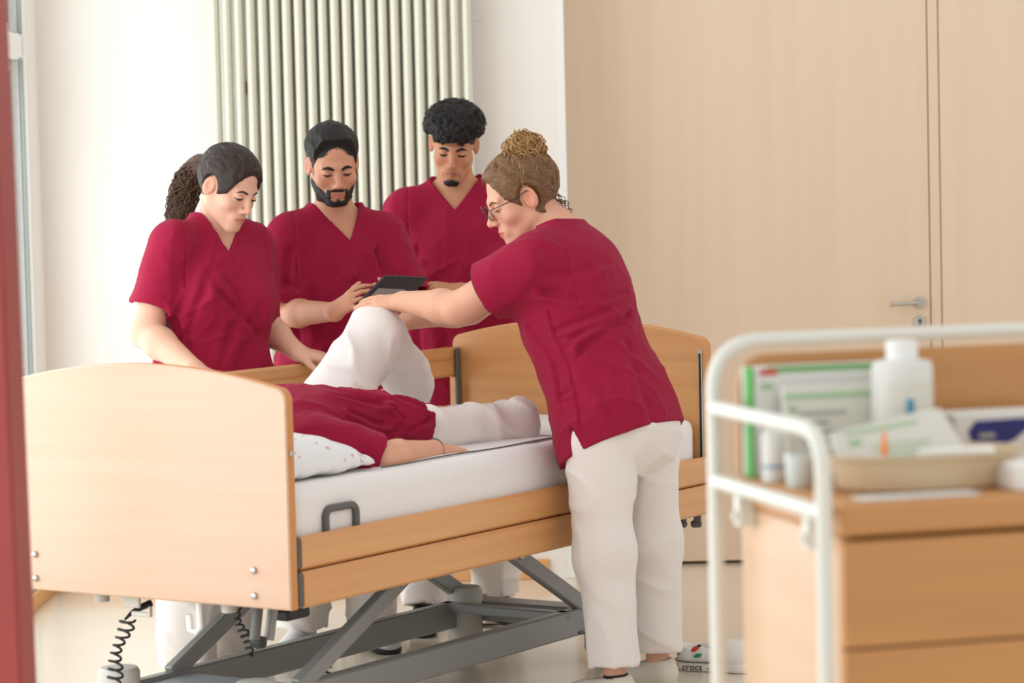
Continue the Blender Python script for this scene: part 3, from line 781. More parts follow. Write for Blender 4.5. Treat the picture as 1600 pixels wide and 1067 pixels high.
    # ---------- beard shell
    if sp.get('beard') is not None:
        bm_, thick = sp['beard']; wgt = sp['beard_mask'](hp_); fq = Q[(wgt[Q].min(1) > .45)]
        if len(fq):
            used = np.unique(fq); mp = np.full(len(P), -1); mp[used] = np.arange(len(used))
            nv = np.empty(len(P) * 3, f32); body.data.vertices.foreach_get('normal', nv); nv = nv.reshape(-1, 3)
            rs = np.random.RandomState(5); off = (.0006 + thick * np.clip((wgt[used] - .45) * 2, 0, 1) * np.clip((-.045 - lp[used][:, 2]) / .05, .08, 1) * (0.75 + .5 * rs.rand(len(used))))[:, None]
            fast_mesh('beard', P[used] + nv[used] * off, mp[fq], bm_, root)
    # ---------- tunic
    S_ = sp.get('cloth_step', .0048)
    C = Fld(*[np.asarray(q) for q in pts_bounds(*(list(T.bounds(.05)) + [np.asarray(a['S']) + (np.asarray(a['E']) - np.asarray(a['S'])) * a['sleeve'] + s_ * .12 for a in arms for s_ in (-1, 1)]))], S_)
    C.add(T.fn(), *T.bounds(.02), 0)
    for q, r in sp.get('bumps', ()): C.add(lambda x, y, z, q=q, r=r: (lambda l: ellip(*l, q, r))(T.local(x, y, z)), *[T.world(q) + s_ * max(r) for s_ in (-1, 1)], .05)
    ends = []
    for a in arms:
        loc = T.M.T @ (np.asarray(a['S'], float) - T.o); sd = 1 if loc[0] > 0 else -1
        tp = T.world((sd * .068, loc[1] * .4, T.L - .052)); tq = np.asarray(a['S'], float) + T.U * sp.get('trap', .018) - T.R * sd * .02
        b0, b1 = pts_bounds(tp, tq); C.add(lambda x, y, z, tp=tp, tq=tq: capsule(x, y, z, tp, tq, .046, .056), b0 - .06, b1 + .06, .05)
    for a in arms:
        f, hole, e = sleeve_fn(a['S'], a['E'], a['sleeve'], *a.get('sr', (.074, .078)))
        R_ = max(a.get('sr', (.074, .078))); b0, b1 = pts_bounds(a['S'], e); C.add(f, b0 - R_, b1 + R_, a.get('sk', .05)); ends.append((a, e, hole, R_))
    # folds
    fa = sp.get('fold', .007)
    sl, x, y, z = C.block(*T.bounds(.3)); lx, ly, lz = T.local(x, y, z); ph = sp.get('seed', 0) * 3.7
    tz = lz / T.L
    wq_ = .8 * vnoise(lx * 5 + ph, ly * 5, lz * 5); n1 = ridge(lx * 9 + ph + lz * sp.get('fold_sk', 1.5) + wq_, ly * 8 + ph, lz * 2.4 + ph); n4 = ridge(lx * 15 + lz * 9 + ph + wq_, ly * 13, lz * 6 - lx * 6 + ph)
    n2 = ridge(lx * 6 - lz * 4 + ph, ly * 6, lz * 9 + lx * sp.get('fold_x', 5) + ph * 2)
    n3 = vnoise(lx * 16 + ph, ly * 16, lz * 13 + ph)
    amp = fa * (.55 + .6 * np.clip(1 - tz, 0, 1))
    DEL = np.zeros_like(C.f); fade = np.ones_like(lx)
    for a, e, hole, R_ in ends:
        D = nrm(np.asarray(a['E'], float) - np.asarray(a['S'], float)); q = (x - f32(a['S'][0])) * f32(D[0]) + (y - f32(a['S'][1])) * f32(D[1]) + (z - f32(a['S'][2])) * f32(D[2])
        near_ = np.sqrt((x - f32(a['S'][0])) ** 2 + (y - f32(a['S'][1])) ** 2 + (z - f32(a['S'][2])) ** 2)
        sx_ = abs(float(T.R @ (np.asarray(a['S'], float) - T.o))); sgn_ = 1 if float(T.R @ (np.asarray(a['S'], float) - T.o)) > 0 else -1
        DEL[sl] += (.0045 * np.exp(-((lx * sgn_ - sx_ - sp.get('seam', -.012)) / .0026) ** 2) * (near_ < .15) * (lz < T.U @ (np.asarray(a['S'], float) - T.o) + .09)).astype(f32)
    DEL[sl] += (amp * (.55 - 1.05 * n1 ** 3 - .75 * n2 ** 5 - .45 * n4 ** 5 - .2 * (n3 - .5))).astype(f32)
    C.f += DEL
    # drawn creases: polylines of (angle round the trunk, height); angle 0 = front, positive to the wearer's left
    if sp.get('creases'):
        pc = sp.get('phic', 0.0); aa = np.interp(lz, T.t, T.a).astype(f32); bb = np.interp(lz, T.t, T.b).astype(f32)
        phi = np.degrees(np.arctan2(-lx / aa, (ly - np.interp(lz, T.t, T.yo).astype(f32)) / bb)); phi = ((phi - pc + 180) % 360) - 180
        ss = phi * f32(math.pi / 180 * .175); zz = lz + 0 * ss
        tm_ = np.clip((.040 - np.abs(T.fn()(x, y, z))) / .015, 0, 1)
        for line, A_, w_ in sp['creases']:
            q = [((((p - pc + 180) % 360) - 180) * math.pi / 180 * .175, h) for p, h in line]; dm = None; sg = None
            for (p0, h0), (p1, h1) in zip(q[:-1], q[1:]):
                dx_, dz_ = p1 - p0, h1 - h0; L2 = dx_ * dx_ + dz_ * dz_; t_ = np.clip(((ss - p0) * dx_ + (zz - h0) * dz_) / L2, 0, 1)
                d_ = np.sqrt((ss - p0 - t_ * dx_) ** 2 + (zz - h0 - t_ * dz_) ** 2); s_ = np.sign((ss - p0) * dz_ - (zz - h0) * dx_)
                if dm is None: dm, sg = d_, s_
                else: m_ = d_ < dm; dm = np.where(m_, d_, dm); sg = np.where(m_, s_, sg)
            C.f[sl] += (tm_ * A_ * (np.exp(-(dm / w_) ** 2) - .8 * np.exp(-((dm * sg - 1.9 * w_) / (1.2 * w_)) ** 2))).astype(f32)
    # seam of the wrap front + V neck + back neck
    va = sp['vneck']    # apex height below top, half width at top, apex side shift
    ztop = T.L + .03; za = T.L - va[0]; sl2 = va[1] / (ztop - za); cs = 1 / math.sqrt(1 + sl2 * sl2)
    xs = lx - va[2] * np.clip((ztop - lz) / (ztop - za), 0, 1.2)
    wedge = (np.abs(xs) - (lz - za) * sl2) * cs
    yfr = np.interp(lz, T.t, T.yo)
    cut = np.maximum(wedge, -(ly - yfr) - .01)
    nk = T.local(*[f32(q) for q in nb]); ncut = np.sqrt((lx - nk[0]) ** 2 + (ly - nk[1]) ** 2) - va[3]; ncut = np.maximum(ncut, (T.L - .03) - sp.get('ntilt', 0) * (ly + .03) - lz)
    cut = np.minimum(cut, ncut)
    band = np.exp(-((wedge - .016) / .0018) ** 2) * (ly > yfr) * (lz > za - .02)
    sx, sy = sp.get('wrap', (.35, .09)); dw = np.abs((lx - va[2]) - (lz - za) * sx) ; band = np.maximum(band, np.exp(-(dw / .0025) ** 2) * (ly > yfr) * (lz < za + .004) * (lz > za - sy) * 1.6)
    C.f[sl] += (.0028 * band).astype(f32)
    C.f[sl] = np.maximum(C.f[sl], -cut.astype(f32))
    for a, e, hole, R_ in ends:
        D = nrm(np.asarray(a['E']) - np.asarray(a['S'])); hs_, hx, hy, hz = C.block(e - D * .06 - R_, e + D * .05 + R_); hd_ = hole(hx, hy, hz) + DEL[hs_]; C.f[hs_] = np.maximum(C.f[hs_], -hd_.astype(f32))
    if 'hem_cut' in sp:
        c0, m0, m1 = sp['hem_cut']; sl, x, y, z = C.block(*T.bounds(.3)); lx, ly, lz = T.local(x, y, z)
        w_ = np.clip((.3 - np.abs(lx)) / .06, 0, 1) * 0 + 1
        C.f[sl] = np.maximum(C.f[sl], ((c0 + m0 * lx + m1 * ly - lz) * (1 / math.sqrt(1 + m0 * m0 + m1 * m1))).astype(f32) * (lz < T.L * .6) - 1.0 * (lz >= T.L * .6))
    if 'side_slit' in sp:
        p0, w0_, h0_ = sp['side_slit']; sl, x, y, z = C.block(*T.bounds(.3)); lx, ly, lz = T.local(x, y, z); aa = np.interp(lz, T.t, T.a).astype(f32); bb = np.interp(lz, T.t, T.b).astype(f32)
        phi = np.degrees(np.arctan2(-lx / aa, ly / bb)); ss = (((phi - p0 + 180) % 360) - 180) * f32(math.pi / 180 * .18)
        wd_ = np.abs(ss) - w0_ * (1 - lz / h0_); C.f[sl] = np.maximum(C.f[sl], -np.maximum(np.maximum(wd_ * .95, -(T.fn()(x, y, z) + .06)), lz - h0_).astype(f32))
    if 'slit' in sp:
        for (pa, pb_, rw) in sp['slit']:
            C.add(lambda x, y, z: capsule(*T.local(x, y, z), pa, pb_, rw[0], rw[1]), *[T.world((0, 0, .05)) + s_ * .4 for s_ in (-1, 1)], 0, -1)
    if 'hem_hollow' in sp:
        C.add(T.fn(.012, -.05, -T.L + .09), *T.bounds(.02), 0, -1)
    for pk in sp.get('pockets', ()):
        pass
    P2, Q2 = C.nets(); tunic = fast_mesh('tunic', P2, Q2, M_scrub, root)
    # ---------- trousers
    if sp.get('trousers', True):
        allq = [pel + .2, pel - .2]
        for l in legs: allq += [l['K'], l['A'], l['H']]
        lo, hi = pts_bounds(*allq); Pt = Fld(lo - .13, hi + .13, .0072)
        Pt.cap(pel - HRx(legs) * .05, pel + HRx(legs) * .05, sp.get('hip_r', .125), None, 0)
        for li, l in enumerate(legs):
            H, K, A_ = map(lambda q: np.asarray(q, float), (l['H'], l['K'], l['A'])); r = l['pr']; hemt = l.get('hem', .92)
            hem = K + (A_ - K) * hemt; D = nrm(A_ - K)
            def legf(x, y, z, H=H, K=K, hem=hem, D=D, r=r):
                d = smin(capsule(x, y, z, H, K, r[0], r[1]), capsule(x, y, z, K, hem, r[1], r[2]), .05)
                return np.maximum(d, (x - f32(hem[0])) * f32(D[0]) + (y - f32(hem[1])) * f32(D[1]) + (z - f32(hem[2])) * f32(D[2]))
            b0, b1 = pts_bounds(H, K, hem); Pt.add(legf, b0 - r[0], b1 + r[0], sp.get('leg_k', .015))
        X_, Y_, Z_ = [a.reshape([-1 if i == j else 1 for j in range(3)]) for i, a in enumerate(Pt.ax)]
        pf = sp.get('pfold', .012); ps = sp.get('seed', 0) * 5.3
        fs_ = sp.get('pfs', (9, 9, 3)); n1 = ridge(X_ * fs_[0] + ps, Y_ * fs_[1] + ps, Z_ * fs_[2] + ps + X_ * 2); n2 = ridge(X_ * 7 + ps, Y_ * 7, Z_ * 12 + X_ * 6 + ps)
        PD = (pf * (.45 - 1.1 * n1 ** 3 - .8 * n2 ** 4)).astype(f32); Pt.f += PD
        for li, l in enumerate(legs):
            K, A_ = np.asarray(l['K'], float), np.asarray(l['A'], float); hem = K + (A_ - K) * l.get('hem', .92); D = nrm(A_ - K); rr = l['pr'][2] - .014
            def holef(x, y, z, hem=hem, D=D, rr=rr):
                d = capsule(x, y, z, hem - D * .06, hem + D * .09, rr); return np.maximum(d, -((x - f32(hem[0])) * f32(D[0]) + (y - f32(hem[1])) * f32(D[1]) + (z - f32(hem[2])) * f32(D[2]) + .05))
            b0, b1 = pts_bounds(hem - D * .06, hem + D * .05); hs_, hx, hy, hz = Pt.block(b0 - rr - .01, b1 + rr + .01); hd_ = holef(hx, hy, hz) + PD[hs_]; Pt.f[hs_] = np.maximum(Pt.f[hs_], -hd_.astype(f32))
        P3, Q3 = Pt.nets(); fast_mesh('trousers', P3, Q3, M_pants, root)
    for l in legs:
        if l.get('shoe'):
            td = nrm(V3(l['toe'][0], l['toe'][1], l['toe'][2] if len(l['toe']) > 2 else 0)); A_ = np.asarray(l['A'], float)
            if 'heel' in l: hl_ = np.asarray(l['heel'], float)
            else: hl_ = V3(A_[0], A_[1], 0) - td * .055
            shoe(root, hl_, td, *l['shoe'])
        if l.get('sock') is not None:
            A_, K = np.asarray(l['A'], float), np.asarray(l['K'], float); D = nrm(A_ - K)
            MB().tube([A_ - D * .014, A_ + D * .0, A_ + D * .05], [.0362, .0375, .040], 18, caps=False).build('sock', l['sock'], root)
    return root, dict(bvh=bvh, hl=hl, T=T, P=P)
def HRx(legs): return nrm(np.asarray(legs[1]['H'], float) - np.asarray(legs[0]['H'], float))

def hair_field(sp, fn, mname, lo=(-.13, -.16, -.13), hi=(.13, .14, .2), step=.0042, name='hair', parent=None):
    """hair modelled in head space, then carried to the head"""
    fl = Fld(lo, hi, step); fl.add(fn, lo, hi, 0); P, Q = fl.nets()
    Wd = np.asarray(sp['head_c']) + sp.get('head_s', 1.0) * (P @ sp['head_R'].T)
    return fast_mesh(name, Wd, Q, mname, parent)
def hair_shell(sp, mname, parent, reg, tmax, extra=None, noise=None, step=.0042, edge=.011):
    st = dict(sp.get('face', {})); st['ears'] = False
    def fn(x, y, z):
        ex = ellip(np.abs(x), y, z, (.078, -.004, -.008), (.022, .023, .037))
        r = np.maximum(reg(x, y, z), -ex); w_ = np.clip(-r / edge, 0, 1); w_ = w_ * w_ * (3 - 2 * w_)
        d = head_sdf(x, y, z, st)
        d = smin(d, ellip(x, y, z, (0, -.012, .034), (.0765, .097, .085)), .01)
        t = tmax(x, y, z) if callable(tmax) else tmax
        d = d - (t * w_ - .0032 * (1 - w_))
        if extra is not None: d = smin(d, np.maximum(extra(x, y, z), r + .004), .012)
        if noise is not None: d = d + noise(x, y, z) * w_
        return d + 0 * x
    return hair_field(sp, fn, mname, step=step, parent=parent)
def swept(sp, root, target, mats, n, spread_z, seed, lift=.0115, ymin=-.2):
    rg = np.random.RandomState(seed); Hc, HR, Hs = np.asarray(sp['head_c']), sp['head_R'], sp.get('head_s', 1.0)
    c = V3(0, -.012, .034); r = V3(.0755, .097, .084); tgt = nrm((V3(*target) - c) / r); mb = [MB() for _ in mats]
    for i in range(n):
        for _ in range(60):
            v = nrm(rg.randn(3)); p = c + v * r
            if p[2] > spread_z(p) and v @ tgt < .93 and p[1] > ymin: break
        else: continue
        om = math.acos(np.clip(v @ tgt, -1, 1)); sw = rg.uniform(-.10, .10); ax_ = nrm(np.cross(v, tgt)); pts = []
        for t in np.linspace(0, min(.9, .35 + .5 * rg.rand()), 9):
            q = (math.sin((1 - t) * om) * v + math.sin(t * om) * tgt) / math.sin(om); q = nrm(q + ax_ * sw * math.sin(3.1 * t))
            pts.append(Hc + Hs * (HR @ (c + q * (r + lift - .0025 + .0022 * rg.rand() * 0 + .001 * math.sin(t * 9 + i)))))
        mb[i % len(mats)].tube(pts, [.0004, .0011, .0014, .0014, .0014, .0014, .0012, .0009, .0004], 4)
    for m_, b in zip(mats, mb): o = b.build('hair_strands', m_, root); o['kind'] = 'stuff'
def cap_region(x, y, z, face_c, face_r, nape=.55, side=-.02):
    cut = ellip(x, y, z, face_c, face_r)
    return np.maximum(-cut, (side + np.minimum(y, .05) * nape) - z)

SK_F = np.array(srgb(222, 172, 146)); SK_M = np.array(srgb(203, 146, 115)); SK_T = np.array(srgb(194, 136, 102)); SK_N = np.array(srgb(218, 164, 136))
BL = np.array(srgb(216, 128, 104)); LIP_F = np.array(srgb(190, 110, 98)); LIP_M = np.array(srgb(188, 108, 92))
H_dark = hairmat('dark_brown_hair', srgb(58, 46, 40), srgb(34, 26, 23), (190, 24, 60))
H_black = hairmat('black_hair', srgb(34, 29, 27), srgb(17, 14, 13), (120, 60, 120))
H_afro = hairmat('black_curly_hair', srgb(30, 25, 23), srgb(13, 10, 9), (150, 150, 150))
H_blond = hairmat('honey_blond_hair', srgb(190, 148, 96), srgb(120, 84, 50), (150, 150, 150))
H_brown = hairmat('pulled_back_brown_hair', srgb(126, 92, 62), srgb(78, 54, 36), (60, 25, 220))
H_tail = hairmat('curly_tail_hair', srgb(100, 76, 60), srgb(56, 40, 32), (120, 120, 30))
SHOE_W = mat('shoe_offwhite', srgb(214, 206, 192), .6); SHOE_WS = mat('shoe_sole_white', srgb(232, 228, 220), .6)
SHOE_B = mat('shoe_black', srgb(36, 34, 36), .6); SOLE_D = mat('shoe_sole_dark', srgb(40, 38, 40), .6); SHOE_G = mat('shoe_grey', srgb(206, 204, 202), .6)
SOCK_B = mat('sock_black', srgb(34, 33, 36), .9)

def std_sec(k=1.0, dp=1.0, bust=0.0):
    return [(0, .215 * k, .150 * dp), (.22, .205 * k, .142 * dp), (.45, .186 * k, .126 * dp, .004), (.64, .188 * k, .128 * dp + bust * .5, .012 + bust), (.78, .184 * k, .118 * dp, .006),
            (.86, .168 * k, .098 * dp), (.925, .122 * k, .078 * dp), (.97, .086 * k, .062 * dp), (1.0, .074, .058)]

# ---- woman with ponytail -------------------------------------------------------
def build_woman():
    F = nrm(V3(.60, -.80, 0)); Y = 8.36
    T = Torso(at(330, 672, Y), at(338, 337, Y + .02), F, std_sec(.94, 1.02, .012))
    Hc = at(357, 291, 8.30); R = head_frame(V3(.80, -.60, 0), math.radians(27), math.radians(4))
    sp = dict(base=at(330, 672, Y) * V3(1, 1, 0), torso=T, head_c=Hc, head_R=R, head_s=1.01, face=dict(jaw=.95, nose=.95, lip=.9), neck_r=.048,
              skin=SK_F, blush=BL, lip=LIP_F, brow_mat=H_dark, brow=.8, lash=1.1, pelvis=at(330, 665, Y), fold=.011, phic=-37, creases=[([(-22, .43), (0, .37), (24, .31)], .009, .011), ([(-14, .47), (14, .345)], .007, .010), ([(-51, .30), (-48, .14)], .008, .013), ([(-30, .50), (-46, .36)], .007, .012), ([(-75, .40), (-60, .30), (-58, .2)], .008, .012), ([(-5, .33), (-14, .20)], .007, .014), ([(10, .27), (-6, .14)], .007, .013)], seed=1, vneck=(.115, .085, .012, .062), wrap=(.12, .085),
              bumps=(((.075, .085, T.L * .60), (.075, .055, .075)), ((-.075, .085, T.L * .60), (.075, .055, .075))))
    SR, ER, WR = at(268, 386, 8.25), at(228, 520, 8.22), at(303, 576, 8.05)
    SL, EL, WL = at(397, 388, 8.47), at(418, 512, 8.50), at(466, 551, 8.42)
    sp['arms'] = [dict(S=SR, E=ER, W=WR, hd=nrm(V3(.75, -.25, -.25)), hn=nrm(V3(.2, .1, 1)), right=True, sleeve=.70, sr=(.066, .070), r=(.055, .049, .047, .029)),
                  dict(S=SL, E=EL, W=WL, hd=nrm(V3(.85, .05, -.18)), hn=nrm(V3(.15, -.2, 1)), right=False, sleeve=.93, sr=(.066, .050), r=(.05, .044, .041, .027))]
    b = at(315, 660, 8.3)
    sp['legs'] = [dict(H=at(298, 690, 8.22), K=at(292, 850, 8.18), A=V3(at(292, 900, 8.2)[0], 8.2, .085), toe=(.5, -.85), pr=(.115, .10, .088), hem=1.01, shoe=(SHOE_W, SHOE_WS, 'sneaker')),
                  dict(H=at(350, 690, 8.42), K=at(352, 850, 8.40), A=V3(at(352, 900, 8.42)[0], 8.42, .085), toe=(.6, -.8), pr=(.115, .10, .088), hem=1.01, shoe=(SHOE_W, SHOE_WS, 'sneaker'))]
    root, q = person('woman in red scrubs with dark ponytail leaning on far bed rail', sp)
    hair_shell(sp, H_dark, root, lambda x, y, z: cap_region(x, y, z, (0, .105, -.045), (.078, .082, .128), .55, -.035), .010,
               noise=lambda x, y, z: (.0016 * np.sin(x * 170 + 14 * vnoise(x * 30, y * 12, z * 30))).astype(f32))
    swept(sp, root, (0, -.105, .055), [H_dark, mat('hair_sheen_brown', srgb(96, 84, 76), .5)], 120, lambda p: .058 if p[1] > .03 else (.02 if p[1] > -.04 else -.03), 21, .0138)
    # ponytail: core and curly strands
    path = [at(324, 252, 8.40), at(307, 258, 8.46), at(294, 286, 8.50), at(284, 318, 8.49), at(277, 352, 8.46), at(276, 385, 8.45)]
    tt = np.linspace(0, 1, 26); pk = np.array(path); sx = np.linspace(0, 1, len(path))
    cp = np.stack([np.interp(tt, sx, pk[:, i]) for i in range(3)], 1)
    kk = np.ones(5) / 5; cp = np.stack([np.convolve(np.pad(cp[:, i], 2, 'edge'), kk, 'valid') for i in range(3)], 1)
    rad = np.interp(tt, [0, .12, .35, .7, 1], [.020, .036, .046, .042, .016])
    tail = MB(); tail.tube(cp, rad * .9, 14)
    rg = np.random.RandomState(4)
    for i in range(150):
        a0 = rg.rand() * 6.28; rr = .75 + .42 * rg.rand(); w1 = 1.5 + 2.5 * rg.rand(); t1 = .55 + .45 * rg.rand(); ph = rg.rand() * 6
        pts = []
        for j, t in enumerate(np.linspace(0, t1, 16)):
            c = np.array([np.interp(t, tt, cp[:, q_]) for q_ in range(3)]); r_ = np.interp(t, tt, rad) * rr
            a = a0 + .6 * math.sin(w1 * 5 * t + ph); wv = .004 * math.sin(t * 38 + ph) * (t > .15)
            pts.append(c + V3(math.cos(a), math.sin(a), .15 * math.sin(a * 2)) * (r_ + wv))
        tail.tube(pts, list(np.linspace(.0032, .0012, 16)), 4)
    tail.build('ponytail', H_tail, root)
    put(MB().tube([p for p in arc(path[0] + V3(.006, -.01, .004), .019, 0, 6.0, 14, nrm(V3(.5, .6, .3)), nrm(V3(-.3, -.1, .9)))], .005, 8, closed=True).build('hair_tie', M_black), root)
    return root

# ---- bearded man with tablet ----------------------------------------------------
def build_bearded():
    F = nrm(V3(.20, -.98, 0)); Y = 8.82
    T = Torso(at(532, 665, Y), at(523, 322, Y + .01), F, std_sec(1.02, 1.0))
    Hc = at(520, 256, 8.74); R = head_frame(V3(.24, -.97, 0), math.radians(22), math.radians(-3))
    def bmask(p):
        x, y, z = np.abs(p[:, 0]), p[:, 1], p[:, 2]
        jaw = np.clip((-.075 - .55 * np.maximum(0, .0) - z + np.clip((x - .030) * .85, -.002, .05)) / .010 + .5, 0, 1) * np.clip((y + .012) / .012, 0, 1) * (z > -.14)
        sb = .7 * np.clip((.008 - np.abs(y - .030 - (z + .03) * -.25)) / .008 + .3, 0, 1) * (x > .052) * (z < .0) * (z > -.08)
        mst = blob(np.stack([x, y * 0, z], 1), (0, 0, -.0565), (.027, 1, .0070), .3) * (y > .07)
        gt = blob(np.stack([x, y * 0, z], 1), (.029, 0, -.073), (.0075, 1, .02), .4) * (y > .05)
        lips = blob(np.stack([x, y * 0, z], 1), (0, 0, -.0705), (.0235, 1, .0105), .12) * (y > .07)
        chinw = blob(np.stack([x, y * 0, z], 1), (.013, 0, -.086), (.011, 1, .006), .4) * (y > .07)
        under = np.clip((z + .128 - y * .12) / .01, 0, 1)
        return np.clip(np.maximum(np.maximum(np.maximum(jaw, sb), mst), gt) * (1 - lips) * (1 - .8 * chinw) * under, 0, 1)
    sp = dict(base=at(532, 665, Y) * V3(1, 1, 0), torso=T, head_c=Hc, head_R=R, head_s=1.02, face=dict(jaw=1.02, nose=1.0), neck_r=.057,
              skin=SK_M, blush=np.array(srgb(200, 116, 92)), lip=LIP_M, brow_mat=H_black, brow=1.3, lash=1.15, pelvis=at(532, 655, Y), fold=.010, phic=-11, creases=[([(-46, .585), (-52, .40), (-44, .25)], .009, .012), ([(38, .57), (48, .42), (40, .28)], .009, .012), ([(10, .47), (-8, .34), (-12, .2)], .006, .014), ([(-28, .44), (-20, .28)], .006, .013), ([(-62, .50), (-40, .46)], .006, .010), ([(25, .42), (16, .28)], .006, .013)], seed=2, vneck=(.115, .092, -.035, .068), wrap=(.62, .10),
              stubble=(np.array(srgb(60, 44, 38)), .75), beard_mask=bmask, beard=(H_black, .0036), fold_sk=2.0)
    SR, ER, WR = at(452, 376, 8.78), at(444, 490, 8.74), at(524, 487, 8.52)
    SL, EL, WL = at(597, 374, 8.86), at(640, 476, 8.80), at(632, 474, 8.58)
    sp['arms'] = [dict(S=SR, E=ER, W=WR, hd=nrm(V3(.60, -.50, .42)), hn=nrm(V3(-.35, -.75, .45)), right=True, sleeve=.86, sr=(.082, .076), r=(.052, .045, .043, .029), hand=dict(curls=(.45, .5, .55, .6), thumb=(.45, .1))),
                  dict(S=SL, E=EL, W=WL, hd=nrm(V3(-.35, -.65, .25)), hn=nrm(V3(.5, -.3, -.8)), right=False, sleeve=.86, sr=(.082, .076), hand=dict(curls=(.4, .45, .5, .5), thumb=(.4, .2)))]
    sp['legs'] = [dict(H=at(488, 690, 8.80), K=at(478, 850, 8.84), A=V3(at(470, 930, 8.86)[0], 8.86, .085), toe=(-.2, -.95), pr=(.112, .095, .082), hem=1.01, shoe=(SHOE_G, SHOE_WS, 'sneaker')),
                  dict(H=at(572, 690, 8.86), K=at(578, 850, 8.90), A=V3(at(582, 930, 8.92)[0], 8.92, .085), toe=(.35, -.92), pr=(.112, .095, .082), hem=1.01, shoe=(SHOE_G, SOLE_D, 'sneaker'))]
    root, q = person('bearded man with short dark hair in red scrubs holding a tablet', sp)
    def reg(x, y, z):
        q = (((np.abs(x) / .064) ** 4 + ((z + .03 + .005 * np.cos(x * 70)) / .070) ** 4) ** .25 - 1) * .06; fc = np.maximum(q, .015 - y)
        return np.maximum(-fc, (-.030 + np.minimum(y, .028) * .45 + np.maximum(0, y - .028) * 3.0) - z)
    hair_shell(sp, H_black, root, reg, lambda x, y, z: .0016 + .013 * np.clip((z - .030) / .05, 0, 1),
               extra=lambda x, y, z: capsule(x, y, z, (-.036, .056, .088), (.036, .060, .086), .022),
               noise=lambda x, y, z: (.006 * (vnoise(x * 95, y * 40, z * 60) - .5) + .005 * (vnoise(x * 45 + 5, y * 25, z * 45) - .5)).astype(f32), step=.0036, edge=.008)
    return root

